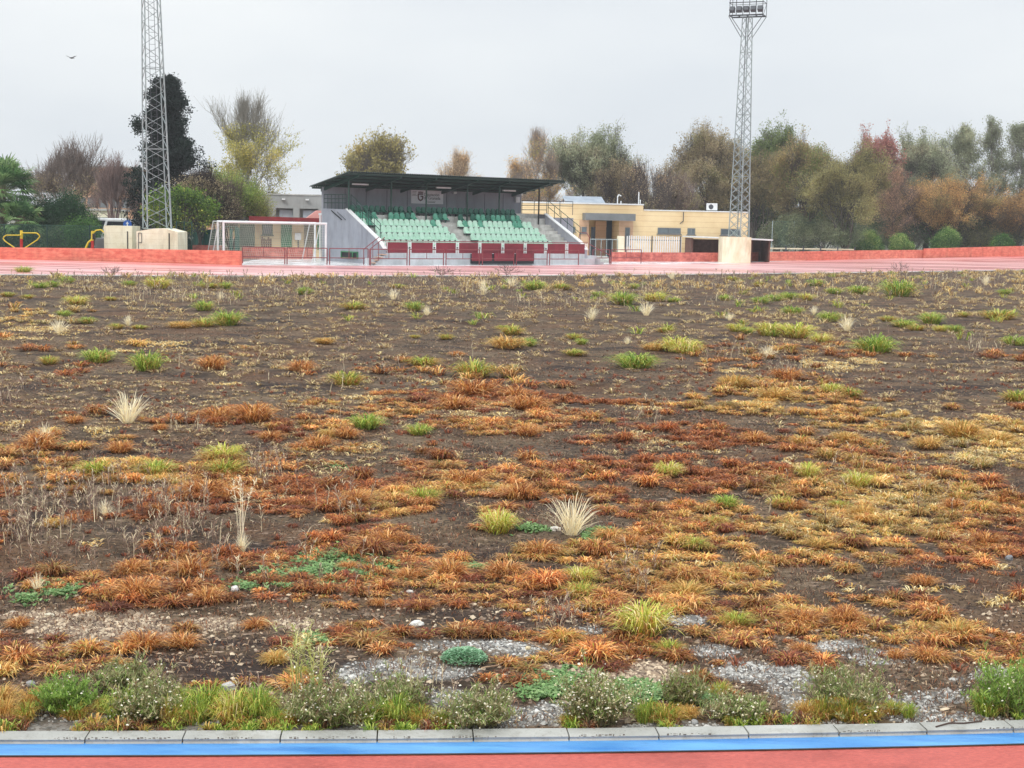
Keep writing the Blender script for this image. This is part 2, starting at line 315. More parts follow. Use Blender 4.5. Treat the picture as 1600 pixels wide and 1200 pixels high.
# gravel mask (red) and pale tan pebble mask (green), drawn where the stone patches lie
GRAV = [(640, 1045, 95, 20), (720, 1008, 70, 16), (800, 1020, 50, 14), (560, 1055, 40, 12), (1070, 966, 42, 10), (1125, 1015, 50, 12), (1175, 1050, 65, 18), (1230, 1065, 50, 26), (1290, 1010, 55, 10), (1380, 1025, 75, 14),
        (1440, 1095, 60, 20), (1490, 1085, 50, 26), (1240, 1100, 30, 22), (150, 1120, 45, 14), (840, 1112, 55, 20), (890, 985, 50, 8), (815, 1130, 60, 10), (1170, 1125, 60, 10), (1550, 1050, 40, 14), (700, 1090, 40, 14)]
PEBB = [(150, 975, 110, 24), (240, 990, 60, 16), (60, 965, 50, 12), (330, 975, 50, 12), (110, 1010, 70, 10), (470, 975, 60, 8), (1010, 1050, 70, 16), (880, 1050, 50, 12)]
def emask(L_, px, py, soft=.5):
    m = np.zeros_like(px)
    for cx, cy, rx, ry in L_:
        d = ((px-cx)/rx)**2+((py-cy)/ry)**2; m = np.maximum(m, np.clip((1.35-d)/soft, 0, 1))
    return m
pxg, pyg = project(V)
nz = fbm(V[:, 0]*3, V[:, 1]*3, 31, 3)
gm = np.clip(emask(GRAV, pxg, pyg, 1.3)*1.1+(nz-.5)*2.4-.3, 0, .85)*(emask(GRAV, pxg, pyg, .9) > 0)
edge = np.clip(1-(V[:, 1]-kerb_y(V[:, 0])-.1)/.4, 0, 1)*(nz > .42); gm = np.maximum(gm, edge*.8)
pm = np.clip(emask(PEBB, pxg, pyg, .9)*1.2+(nz-.5)*1.2-.2, 0, 1)*(emask(PEBB, pxg, pyg, .9) > 0)
pnf = .45*fbm(V[:, 0]*.75, V[:, 1]*1.0, 41, 3)+.3*fbm(V[:, 0]*2.2, V[:, 1]*2.6, 44, 2)+.25*fbm(V[:, 0]*.25, V[:, 1]*.3, 42, 2)
mat_shade = np.clip((pnf-(.655-.225*np.minimum(dens(pxg, pyg, V[:, 0], V[:, 1]), .66)))*14, 0, 1)  # mask of the shade painted on the soil under grass mats
me = mesh_np('field_soil', V, [quads], np.column_stack([gm, pm, mat_shade]), True)
m = pmat('field_soil', srgb(116, 99, 79), srgb(62, 51, 39), 1.1, .95, 1.0, 22, spec=.15)
nt = m.node_tree; L = nt.links.new; b = nt.nodes['Principled BSDF']; src = b.inputs['Base Color'].links[0].from_socket
ge = nt.nodes.new('ShaderNodeNewGeometry')
def noise(sc_, det=5, stretch=None):
    q = nt.nodes.new('ShaderNodeTexNoise'); q.inputs['Scale'].default_value = sc_; q.inputs['Detail'].default_value = det; q.inputs['Roughness'].default_value = .7
    if stretch:
        mp = nt.nodes.new('ShaderNodeMapping'); mp.inputs['Scale'].default_value = stretch; L(ge.outputs['Position'], mp.inputs[0]); L(mp.outputs[0], q.inputs[0])
    else: L(ge.outputs['Position'], q.inputs[0])
    return q.outputs['Fac']
def ramp(f, p0, p1, c0=(0, 0, 0), c1=(1, 1, 1)):
    r = nt.nodes.new('ShaderNodeValToRGB'); r.color_ramp.elements[0].position = p0; r.color_ramp.elements[1].position = p1
    r.color_ramp.elements[0].color = (*c0, 1); r.color_ramp.elements[1].color = (*c1, 1); L(f, r.inputs[0]); return r.outputs[0]
def mixc(f, a, b_):
    x = nt.nodes.new('ShaderNodeMix'); x.data_type = 'RGBA'; L(f, x.inputs[0])
    L(a, x.inputs[6]) if not isinstance(a, tuple) else setattr(x.inputs[6], 'default_value', (*a, 1))
    L(b_, x.inputs[7]) if not isinstance(b_, tuple) else setattr(x.inputs[7], 'default_value', (*b_, 1)); return x.outputs[2]
c = mixc(ramp(noise(7, 8), .54, .68), src, srgb(150, 128, 110))                     # dry crumbs and litter
c = mixc(ramp(noise(.35, 4), .46, .7), c, srgb(104, 76, 56))
c = mixc(ramp(noise(.6, 5, (.6, 1.4, 1)), .5, .62), c, srgb(56, 47, 43))                       # broad brown areas
c = mixc(ramp(noise(24, 3), .52, .62), c, srgb(44, 36, 32))
c = mixc(ramp(noise(14, 4, (.5, 1.6, 1)), .6, .68), c, srgb(172, 150, 130))
at_ = nt.nodes.new('ShaderNodeAttribute'); at_.attribute_name = 'tint'; sp = nt.nodes.new('ShaderNodeSeparateColor'); L(at_.outputs['Color'], sp.inputs[0])
c = mixc(sp.outputs[2], c, mixc(ramp(noise(18, 5), .4, .65), srgb(46, 34, 27), srgb(88, 60, 42)))  # humus brown under the mats, darkened to stand in for their shade
vo = nt.nodes.new('ShaderNodeTexVoronoi'); vo.inputs['Scale'].default_value = 55; L(ge.outputs['Position'], vo.inputs[0])
c = mixc(sp.outputs[0], c, ramp(vo.outputs['Color'], .1, .9, srgb(94, 92, 86), srgb(168, 166, 160)))
vo2 = nt.nodes.new('ShaderNodeTexVoronoi'); vo2.inputs['Scale'].default_value = 34; L(ge.outputs['Position'], vo2.inputs[0])
c = mixc(sp.outputs[1], c, ramp(vo2.outputs['Color'], .1, .9, srgb(98, 84, 72), srgb(176, 158, 136)))
L(c, b.inputs['Base Color'])
fo = link('field_ground', me, m); tag(fo, kind='structure')
# far track, its inner lip, apron
IX = np.array([-500, -200, 0, 200, 375, 600, 800, 960, 1130, 1280, 1440, 1600, 1750, 2000, 2300])
IY = np.array([425, 427.5, 428.5, 430, 430.5, 430.5, 430, 429, 427.5, 426, 424, 421.5, 419, 415, 410])
inner = np.array([ground(x, y, 0.03) for x, y in zip(IX, IY)])
OUT = [(-500, 403, 0), (-200, 404, 0), (0, 405, 0), (200, 409.5, 0), (375, 414.3, 0), (600, 415.3, 0), (800, 415.3, 0), (960, 413, 0), (1130, 411.5, 0)]
outer = np.array([ground(x, y, 0.03) for x, y, _ in OUT]+[at(1280, 406.5, 117), at(1440, 403.5, 125), at(1600, 400, 134), at(1750, 397, 139), at(2000, 392, 150), at(2300, 388, 165)])
def resample(P, k=6): 
    t = np.arange(len(P)); ts = np.linspace(0, len(P)-1, (len(P)-1)*k+1); return np.column_stack([np.interp(ts, t, P[:, j]) for j in range(3)])
inner, outer = resample(inner), resample(outer)
rows = []
for f in np.linspace(0, 1, 7):
    r = inner*(1-f)+outer*f; r[:, 2] = .03+(outer[:, 2]-.03)*f**2; rows.append(r)
ribbon('far_track', rows, M_track)
ic = inner.copy(); ic[:, 1] -= .14; ic[:, 2] = .034; ic2 = inner.copy(); ic2[:, 1] += .05; ic2[:, 2] = .036
ic0 = ic.copy(); ic0[:, 2] = -.1
ribbon('far_track_edging', [ic0, ic, ic2], M_conc)
a0 = outer.copy(); a0[:, 2] -= .004; a1 = outer.copy(); a1[:, 1] += 24; a1[:, 2] = np.minimum(a1[:, 2], .026)
sel = slice(4*6-1, 10*6+1)
ribbon('apron', [a0[sel], a1[sel]], M_apron)
# ------------------------------------------------------------------ perimeter walls
def wall(name, pts, hs, m, thick=.2, parent=None, cap=None):
    P = np.array(pts, float); T = np.gradient(P[:, :2], axis=0); T /= np.linalg.norm(T, axis=1)[:, None]
    N = np.column_stack([-T[:, 1], T[:, 0], np.zeros(len(P))])*thick; H = np.column_stack([np.zeros((len(P), 2)), hs])
    rows = [P-[0, 0, .25], P+H, P+H+N, P+N-[0, 0, .25]]; n = len(P); mb = MB(); mb.add(np.concatenate(rows), [(i+r*n, i+1+r*n, i+1+(r+1)*n, i+(r+1)*n) for r in range(3) for i in range(n-1)]+[(0, n, 2*n, 3*n), (4*n-1, 3*n-1, 2*n-1, n-1)])
    return mb.build(name, m, parent)
gp = lambda x, y, z=.03: ground(x, y, z)
o = wall('perimeter_wall', [gp(-500, 403), gp(-200, 404.2), gp(0, 405.3), gp(130, 407.6), gp(260, 411), gp(376, 414.3)], [.66, .66, .66, .70, .74, .77], M_redwall)
tag(o, 'long low salmon red wall at the left, running from the frame edge to the railings', 'wall', 'low red walls round the track')
o = wall('perimeter_wall', [gp(958, 408.6), gp(1130, 408.8)], [.66, .66], M_redwall_dirty)
tag(o, 'stained low red wall before the slatted white fence, left of the right tower block', 'wall', 'low red walls round the track')
o = wall('perimeter_wall', [gp(1170, 408.2), at(1280, 405.5, 116.5), at(1360, 404, 121.5), at(1444, 403.2, 126)], [.68, .68, .7, .72], M_redwall)
tag(o, 'low red wall running right from the floodlight tower block to the round bushes', 'wall', 'low red walls round the track')
o = wall('perimeter_wall', [at(1445, 403.3, 125.6), at(1520, 401.5, 129.5), at(1600, 399.6, 133.5), at(1750, 396.5, 139), at(2000, 391.5, 150)], [.84, .88, .92, .95, .95], M_redwall)
tag(o, 'taller orange red banked wall at the far right, under the orange tree', 'wall', 'low red walls round the track')
o = wall('inner_wall', [gp(380, 404.2), gp(440, 404.6), gp(489, 405)], [.74, .74, .74], M_redwall_dirty, .15)
tag(o, 'low pink brick wall behind the goals, seen through the goal net', 'wall')
o = wall('inner_wall', [gp(300, 403), gp(347, 403.5)], [.8, .8], M_redwall_dirty, .15)
tag(o, 'short pink wall beneath the green screening left of the goals', 'wall')
# ------------------------------------------------------------------ grandstand
A = np.array([at(600, 412, 82)[0], 82, 0]); TH = math.radians(36); S = Frame(A, TH); W = 15.2
root = empty('grandstand', A, 'small grey concrete grandstand with dark green roof and rows of mint seats', 'grandstand')
RISE, TREAD = .40, .70
zk = lambda k: .92+RISE*(k-1)
vk = lambda k: 1.0+TREAD*(k-1)
mb = MB(); mb.box(0, W, .12, .9, .05, .70, S); mb.box(-1.2, W+.5, -.1, .119, -.1, .42, S); mb.box(0, W, .12, .9, -.1, .049, S)
mb.build('front_platform', M_whitewash, root)
mb = MB()
for k in range(1, 7): mb.box(.2, W-.2, vk(k)-.1+(.003 if k == 0 else 0), vk(k)+TREAD-.1, .0, zk(k), S)
mb.box(.2, W-.2, vk(7)-.1, 7.4, 0, 3.22, S); mb.build('terrace', M_conc, root)
prof = [(.1, -.1), (.1, .95), (.75, 1.45), (4.5, 3.2), (7.4, 3.25), (7.4, -.1)]
sw = MB().prism(prof, S, 's', -.02, .18).build('side_wall', M_sidewall, root)
cp = [(.05, .95), (.75, 1.46), (4.5, 3.21), (4.5, 3.27), (.72, 1.52), (.05, 1.01)]
MB().prism(cp, S, 's', -.05, .21).build('coping', M_white, sw)
sw2 = MB().prism(prof, S, 's', W-.18, W+.02).build('side_wall', M_backwall, root)
MB().prism(cp, S, 's', W-.21, W+.05).build('coping', M_white, sw2)
# vent window on the left wall, dark bars modelled as handrail shadow lines
Sl = Frame(S.w(-.02, 0, 0), TH+math.pi/2); Sl.ey = -Sl.ey*1.0                       # s runs back along the side wall, n towards outside is negative
def sidepix(px, py):
    s, z = Sl.hit(px, py); return s, z
s1, z1 = sidepix(534, 392); s0, z0 = sidepix(560, 404.5)
mb = MB(); e = .06
for (a, b_, c_, d_) in ((s0, s1, z0, z0+e), (s0, s1, z1-e, z1), (s0, s0+e, z0, z1), (s1-e, s1, z0, z1), ((s0*.7+s1*.3)-.03, (s0*.7+s1*.3)+.03, z0, z1)): mb.box(a, b_, -.08, .0, c_, d_, Sl)
vf = mb.build('vent_window', M_sun_green, root); MB().box(s0+.02, s1-.02, -.03, 0, z0+.02, z1-.02, Sl).build('pane', M_dark, vf)
p = MB(); a = sidepix(519, 329); b_ = sidepix(535, 343); p.bar(Sl.w(a[0], -.06, a[1]), Sl.w(b_[0], -.06, b_[1]), .035)
p.build('handrail_shadow', M_black, root)
p = MB(); a = sidepix(528, 331); b_ = sidepix(541, 343); p.bar(Sl.w(a[0], -.06, a[1]), Sl.w(b_[0], -.06, b_[1]), .02); p.build('handrail_shadow', M_galvd, root)
bw = MB().box(-.02, W+.02, 7.4, 7.6, -.1, 4.7, S).build('back_wall', M_backwall, root)
mb = MB()
for q in range(1, 10): mb.box(q*W/10-.012, q*W/10+.012, 7.38, 7.4, 3.25, 4.5, S)
mb.build('wall_joint', M_galvd, bw)
# roof: corrugated sheet, fascia, purlins, rafters
ZF, ZB, VF, VB = 5.40, 4.58, 3.15, 8.1; U0r, U1r = -.62, W+.42
nu = 100; us = np.linspace(U0r, U1r, nu*2+1); rz = np.where(np.arange(len(us)) % 2 == 0, 0, .07)
Vv = [S.w(u, VF, ZF+r) for u, r in zip(us, rz)]+[S.w(u, VB, ZB+r) for u, r in zip(us, rz)]+[S.w(u, VF, ZF+r-.03) for u, r in zip(us, rz)]+[S.w(u, VB, ZB+r-.03) for u, r in zip(us, rz)]
n = len(us); fs = []
for i in range(n-1): fs += [(i, i+1, n+i+1, n+i), (2*n+i, 3*n+i, 3*n+i+1, 2*n+i+1), (i, 2*n+i, 2*n+i+1, i+1), (n+i, n+i+1, 3*n+i+1, 3*n+i)]
fs += [(0, n, 3*n, 2*n), (n-1, 3*n-1, 4*n-1, 2*n-1)]
rf = MB().add(Vv, fs).build('roof', M_roof, root)
sl = (ZB-ZF)/(VB-VF); zr = lambda v: ZF+sl*(v-VF)
mb = MB()
for v in (VF+.1, VF+1.1, VF+2.1, VF+3.1, VF+4.1, VB-.12):
    mb.box(U0r+.15, U1r-.15, v-.05, v+.05, zr(v)-.14, zr(v)-.035, S)
mb.build('purlins', M_green, rf)
poleu = []
for px in (537, 611, 666, 730, 780, 842):
    poleu.append(float(np.clip(S.hit(px, 320, 4.35)[0], .08, W-.1)))
for u in poleu:
    mb = MB(); V = [S.w(u+d, v, z) for d in (-.05, .05) for v, z in ((VF+.05, zr(VF)-.15), (VF+.05, zr(VF)-.24), (VB-.3, zr(VB-.3)-.34), (VB-.3, zr(VB-.3)-.15))]
    mb.add(V, [(0, 1, 2, 3), (7, 6, 5, 4), (0, 4, 5, 1), (1, 5, 6, 2), (2, 6, 7, 3), (3, 7, 4, 0)]); mb.build('rafter', M_green, rf)
    zb = zk(int((4.35-.9)/TREAD)+1); MB().bar(S.w(u, 4.35, zb), S.w(u, 4.35, zr(4.35)-.2), .055, 8).build('pole', M_green if u < W-1 else M_black, root)
mb = MB(); mb.box(U0r-.02, U1r+.02, VF-.03, VF-.005, ZF-.14, ZF-.05, S); mb.build('fascia', M_roof, rf)
# lights under the roof, camera, speaker
for x0, x1, y in ((551, 575, 287.5), (682, 704, 293), (786, 805, 297.5)):
    s0, zz = S.hit(x0, y, 5.2); s1 = S.hit(x1, y, 5.2)[0]; zz = min(zz, zr(5.2)-.2)
    MB().box(s0, s1, 5.12, 5.28, zz-.05, zz+.04, S).build('tube_light', M_white, root)
s0, s1, z0, z1 = S.rect(806.5, 307.5, 812.5, 316.5, 7.2); MB().box(s0, min(s1, W-.02), 7.2, 7.39, z0, z1, S).build('loudspeaker_box', M_white, root, .02)
s0, zz = S.hit(709.5, 300.5, 7.2); mb = MB(); mb.bar(S.w(s0, 7.4, zz), S.w(s0, 7.12, zz-.04), .03); mb.bar(S.w(s0-.1, 7.1, zz-.05), S.w(s0+.12, 7.1, zz-.02), .08, 8); mb.build('security_camera', M_white, root)
# sign
s0, s1, z0, z1 = S.rect(643, 296.5, 693, 318.5, 7.3)
sg = MB().box(s0, s1, 7.33, 7.385, z0, z1, S).build('sign_board', pmat('sign_board_white', srgb(232, 232, 236), srgb(222, 222, 228), .5, .4), root); sg['label'] = 'white sign board with a dark crest and grey lettering'
M_crest = pmat('crest_maroon', srgb(78, 22, 40), srgb(70, 20, 36), 3, .5); M_txt = pmat('sign_grey_ink', srgb(74, 80, 88), srgb(70, 76, 84), 3, .5)
def text(body, s, z, size, m, n, name='lettering', parent=None, fr=S, align='LEFT', bold=0.0):
    c = bpy.data.curves.new('t', 'FONT'); c.body = body; c.size = size; c.align_x = align; c.extrude = .002; c.offset = bold
    t = bpy.data.objects.new('t', c); COL.objects.link(t); dg = bpy.context.evaluated_depsgraph_get(); me = bpy.data.meshes.new_from_object(t.evaluated_get(dg))
    bpy.data.objects.remove(t); V = np.zeros(len(me.vertices)*3, np.float32); me.vertices.foreach_get('co', V); V = V.reshape(-1, 3)
    o = _wloc(parent); P = fr.O+fr.ex*(s+V[:, :1])+fr.ey*(n-V[:, 2:3])+np.array([0, 0, 1.0])*(z+V[:, 1:2])-o
    me.vertices.foreach_set('co', P.astype(np.float32).ravel()); me.update(); me.name = name; return link(name, me, m, parent)
sw_, sh = s1-s0, z1-z0; nn = 7.32
text('Diputaci\u00f3n', s0+sw_*.385, z0+sh*.56, sh*.30, M_txt, nn, parent=sg, bold=.002)
text('de Granada', s0+sw_*.385, z0+sh*.32, sh*.30, M_txt, nn, parent=sg, bold=.002)
mb = MB(); mb.box(s0+sw_*.5, s0+sw_*.76, nn, nn+.006, z0+sh*.19, z0+sh*.205, S); mb.box(s0+sw_*.5, s0+sw_*.74, nn, nn+.006, z0+sh*.10, z0+sh*.14, S)
for k in range(3): mb.box(s0+sw_*.03, s0+sw_*(.16-.01*k), nn, nn+.006, z0+sh*(.83-.1*k), z0+sh*(.86-.1*k), S)
mb.box(s0+sw_*.02, s0+sw_*.19, nn, nn+.006, z0+sh*.56, z0+sh*.585, S)
mb.build('small_print', M_txt, sg)
mb = MB(); cx = s0+sw_*.285; r = sw_*.07
def strip(pts, wd):
    for a, b_ in zip(pts[:-1], pts[1:]):
        a = np.array(a); b_ = np.array(b_); d = (b_-a)/np.linalg.norm(b_-a); q = np.array([-d[1], d[0]])*wd/2; a = a-d*wd*.2; b_ = b_+d*wd*.2
        mb.prism([tuple(a-q), tuple(b_-q), tuple(b_+q), tuple(a+q)], S, 'n', nn-.002*random.random(), nn+.006)
zt = z0+sh*.68
strip([(cx+r, zt), (cx-r, zt), (cx-r, zt-sh*.26), (cx-r*.75, zt-sh*.38), (cx, zt-sh*.46), (cx+r*.75, zt-sh*.38), (cx+r, zt-sh*.26), (cx+r, zt-sh*.16), (cx+r*.1, zt-sh*.16)], sw_*.035)
strip([(cx-r, zt+sh*.1), (cx+r, zt+sh*.1)], sw_*.02)
for k in range(5): strip([(cx-r+r*.5*k, zt+sh*.12), (cx-r+r*.5*k+(k-2)*.004, zt+sh*(.19-.012*abs(k-2)))], sw_*.018)
mb.build('crest', M_crest, sg)
# seats
def seat_mesh():
    mb = MB(); w2, dp = .155, .30
    prof = [(0, 0), (.03, -.01), (.05, .03), (.10, .035)]
    mb.box(-w2, w2, -dp*.5, dp*.5, .17, .20)                                         # pan
    arch = [(-w2*.9, .19), (w2*.9, .19), (w2+.01, .42), (w2*.8, .53), (w2*.35, .57), (-w2*.35, .57), (-w2*.8, .53), (-w2-.01, .42)]
    k = len(arch); V = [(x, dp*.5-.03+.06*(z-.2)-.03*(abs(x)/w2), z) for x, z in arch]+[(x, dp*.5+.03+.06*(z-.2), z) for x, z in arch]
    mb.add(V, [tuple(range(k)), tuple(range(2*k-1, k-1, -1))]+[(i, k+i, k+(i+1) % k, (i+1) % k) for i in range(k)])
    mb.add([(x, y, z) for x in (-w2-.012, -w2+.01) for y, z in ((-dp*.5, .17), (dp*.5, .17), (dp*.5, .36), (-dp*.3, .22))], [(0, 1, 2, 3), (7, 6, 5, 4), (0, 4, 5, 1), (1, 5, 6, 2), (2, 6, 7, 3), (3, 7, 4, 0)])
    mb.add([(x, y, z) for x in (w2-.01, w2+.012) for y, z in ((-dp*.5, .17), (dp*.5, .17), (dp*.5, .36), (-dp*.3, .22))], [(0, 1, 2, 3), (7, 6, 5, 4), (0, 4, 5, 1), (1, 5, 6, 2), (2, 6, 7, 3), (3, 7, 4, 0)])
    mb.box(-.03, .03, -.02, .1, .0, .17)
    return mb
sm = seat_mesh(); SV = np.array(sm.v); SF = sm.f
def seat_me(m):
    me = bpy.data.meshes.new('seat'); V = S.ex[None, :]*SV[:, :1]+S.ey[None, :]*SV[:, 1:2]+np.array([0, 0, 1.0])*SV[:, 2:]
    me.from_pydata([tuple(v) for v in V], [], SF); me.materials.append(m); me.update(); return me
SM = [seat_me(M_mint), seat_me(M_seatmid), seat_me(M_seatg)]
blocks = {1: [(593, 722), (749, 866)], 2: [(589, 714), (737, 855)], 3: [(588, 702), (726, 844)], 4: [(562, 690), (716, 832)], 5: [(553, 590), (608, 651), (678, 700), (720, 722), (736, 814)], 6: [(541, 566), (569, 604), (608, 632), (636, 646), (651, 699), (700, 757), (760, 806)]}
npart = 0; rest = MB(); PITCHU = .385; Rs = random.Random(3)
for k in range(1, 7):
    vv = vk(k)+.22
    for x0, x1 in blocks[k]:
        u0 = S.hit(x0, 360, vv)[0]; u1 = S.hit(x1, 360, vv)[0]; u0 = max(u0, .38); u1 = min(u1, W-.35); ns = max(1, int(round((u1-u0)/PITCHU)))
        for j in range(ns):
            u = u0+(j+.5)*(u1-u0)/ns
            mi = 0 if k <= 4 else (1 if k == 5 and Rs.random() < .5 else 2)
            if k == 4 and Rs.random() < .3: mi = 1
            if npart < 100 and k <= 4:
                o = bpy.data.objects.new('seat', SM[mi]); COL.objects.link(o); o.parent = root; o.location = [float(c) for c in S.w(u, vv, zk(k))-A]
                o.rotation_euler = (0, 0, Rs.uniform(-.03, .03)); npart += 1
            else:
                P = S.w(u, vv, zk(k)); k0 = len(rest.v); rest.v += [tuple(P+S.ex*a+S.ey*b_+np.array([0, 0, c_])) for a, b_, c_ in SV]; rest.f += [tuple(i+k0 for i in f) for f in SF]
                rest.__dict__.setdefault('mi', []).extend([mi]*len(SF))
for k in range(1, 7):
    for x0, x1 in blocks[k]:
        u0 = max(S.hit(x0, 360, vk(k)+.2)[0], .38); u1 = min(S.hit(x1, 360, vk(k)+.2)[0], W-.35); MB().box(u0, u1, vk(k)+.02, vk(k)+.30, zk(k)+.08, zk(k)+.155, S).build('seat_beam', M_dark, root)
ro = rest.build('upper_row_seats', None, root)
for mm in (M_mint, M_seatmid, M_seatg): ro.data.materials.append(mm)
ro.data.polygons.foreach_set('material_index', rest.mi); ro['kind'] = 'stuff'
# steps at the right end and in the aisle
mb = MB()
for k in range(1, 6):
    for (ua, ub) in ((W-1.25, W-.2), (S.hit(704-(k-4)*-0+(4-k)*11, 360, vk(k)+.3)[0]-.45, S.hit(704+(4-k)*11, 360, vk(k)+.3)[0]+.45)):
        mb.box(ua, ub, vk(k)-.1-.33, vk(k)-.1, zk(k)-RISE*.98, zk(k)-RISE*.5, S)
mb.build('aisle_steps', M_conc, root)
# red parapet panels along the front platform
def panel(x0, x1, zb, zt, n, nm='parapet_panel', m=M_darkred):
    s0 = S.hit(x0, 385, n)[0]; s1 = S.hit(x1, 385, n)[0]; return MB().box(s0, s1, n, n+.05, zb, zt, S).build(nm, m, root)
for x0, x1 in ((604, 637), (643, 676), (681, 712), (717, 747), (752, 783), (788, 818), (823, 850), (856, 883), (888, 914)): panel(x0, x1, .72, 1.34, .14)
for x in (602.5, 640, 678.5, 714.5, 749.5, 785.5, 820.5, 853, 885.5, 915.5):
    s0 = S.hit(x, 385, .16)[0]; mb = MB()
    for d in (-.09, .09): mb.box(s0+d-.02, s0+d+.02, .13, .17, .6, 1.40, S)
    for z in (.85, 1.1, 1.3): mb.box(s0-.09, s0+.09, .14, .16, z-.02, z+.02, S)
    mb.build('parapet_post', M_white, root)
mb = MB(); mb.bar(S.w(-.1, .15, 1.42), S.w(W+.1, .15, 1.42), .022); mb.build('parapet_rail', M_railred, root)
for x0, x1 in ((738, 769), (773, 804), (807, 835)): panel(x0, x1, .27, .74, -.35, 'lower_panel')
mb = MB(); s0 = S.hit(738, 385, -.3)[0]; s1 = S.hit(835, 385, -.3)[0]; mb.box(s0, s1, -.28, -.11, .1, .7, S); mb.build('lower_panel_backing', M_dark, root)
# front steps and handrails, left end
mb = MB()
for k in range(4): mb.box(-.95+.24*k, -.7+.24*k, -.28, .4, .13+.16*k, .17+.16*k, S)
MB().prism([(-.95, -.1), (-.03, -.1), (-.03, .55), (-.2, .55)], S, 'n', -.2, .35).build('step_stringer', M_whitewash, root)
mb.build('entrance_steps', pmat('terracotta_step', srgb(214, 176, 150), srgb(190, 150, 124), 3, .8), root)
def rail(pts, m, r=.022, name='handrail', posts=True):
    mb = MB(); mb.path([S.w(*p) for p in pts], r)
    return mb.build(name, m, root)
for dn in (-.3, .35):
    mb = MB(); P = [S.w(-1.15, dn, 0), S.w(-1.15, dn, .92), S.w(-.15, dn, 1.62)]; mb.path(P, .025); mb.bar(S.w(-.55, dn, .3), S.w(-.55, dn, 1.33), .02); mb.build('handrail', M_railred, root)
for uu_, mm in ((.32, M_green), (W+.12, M_green)):
    mb = MB()
    for dz in (.55, .95): mb.bar(S.w(uu_, 1.0, 1.46+dz), S.w(uu_, 4.5, 3.15+dz), .022)
    for q in np.linspace(0, 1, 6): mb.bar(S.w(uu_, 1.0+3.5*q, 1.3+1.7*q), S.w(uu_, 1.0+3.5*q, 2.41+1.69*q), .02)
    mb.build('stair_railing', mm, root)
mb = MB()
for z in (3.6, 3.85, 4.1): mb.bar(S.w(.0, 4.5, z), S.w(.0, 7.3, z), .02)
for q in np.linspace(4.5, 7.3, 7): mb.bar(S.w(0, q, 3.2), S.w(0, q, 4.1), .014)
mb.build('landing_railing', M_green, root)
mb = MB()
for z in (3.5, 3.8, 4.1): mb.bar(S.w(W, 4.5, z), S.w(W, 7.35, z), .022); mb.bar(S.w(W, 4.5, z), S.w(W+2.2, 4.5, z), .022) if z > 3.6 else 0
for q in (4.5, 5.9, 7.3): mb.bar(S.w(W, q, 3.2), S.w(W, q, 4.1), .022)
for q in (1.1, 2.2): mb.bar(S.w(W+q, 4.5, 3.2), S.w(W+q, 4.5, 4.1), .022)
mb.build('landing_railing', M_galvd, root)
MB().box(W+.02, W+2.2, 4.4, 7.4, -.1, 3.0, S).build('rear_landing', M_backwall, root)
mb = MB(); P = [S.w(W+.25, .2, .0), S.w(W+.25, .2, 1.75), S.w(W+.25, .5, 2.05), S.w(W+.25, 1.2, 2.05), S.w(W+.25, 1.35, 1.6)]; mb.path(P, .025); mb.build('handrail', M_railred, root)
mb = MB()
for k in range(3): mb.box(W+.03, W+1.4-.3*k, .1, 1.2+.003*k, -.1+.002*k, .2+.2*k, S)
mb.build('entrance_steps', M_whitewash, root)
mb = MB(); mb.bar(S.w(W+.1, .1, 1.36), S.w(W+1.7, -.2, .62), .025); mb.bar(S.w(W+1.7, -.2, 0), S.w(W+1.7, -.2, .62), .025); mb.build('handrail', M_railred, root)
# ------------------------------------------------------------------ maroon track railings
segs = [(379, 411.5, 445, 413), (448.5, 413, 511, 413.6), (515, 413.7, 575, 414), (579, 414, 636, 414.2), (640, 414.2, 693, 414.1), (697, 414.1, 749, 414), (754, 414, 803, 413.7), (807, 413.7, 855, 413.2), (859, 413.2, 904, 412.6), (926, 412.6, 952, 412), (955, 412, 1001.5, 411.6)]
names = ['left of the goals, next to the salmon wall end', 'before the middle of the goal net', 'before the grey side wall with the vent', 'before the orange entrance steps', 'under the second red parapet panel', 'under the fourth red parapet panel', 'left half of the low projecting panels', 'right half of the low projecting panels', 'under the last red parapet panels', 'at the gap right of the grandstand', 'against the stained low red wall']
for (xa, ya, xb, yb), nm in zip(segs, names):
    a = gp(xa, ya, .02); b_ = gp(xb, yb, .02)
    if 575 < xa < 900: a = S.w(S.hit(xa, 400, -.8)[0], -.8, .02); b_ = S.w(S.hit(xb, 400, -.8)[0], -.8, .02)
    r_ = empty('track_railing', (a+b_)/2, 'maroon tube railing '+nm, 'railing', 'maroon railings along the track'); H = .93; up = np.array([0, 0, 1.0])
    for p in (a, b_): MB().bar(p, p+up*H, .032, 8).build('post', M_railred, r_)
    for z, nmz in ((H, 'top_rail'), (H*.42, 'mid_rail')): MB().bar(a+up*z, b_+up*z, .027, 8).build(nmz, M_railred, r_)
    c_ = (a+b_)/2; MB().bar(c_+up*H*.42, c_+up*H, .018).build('picket', M_railred, r_)
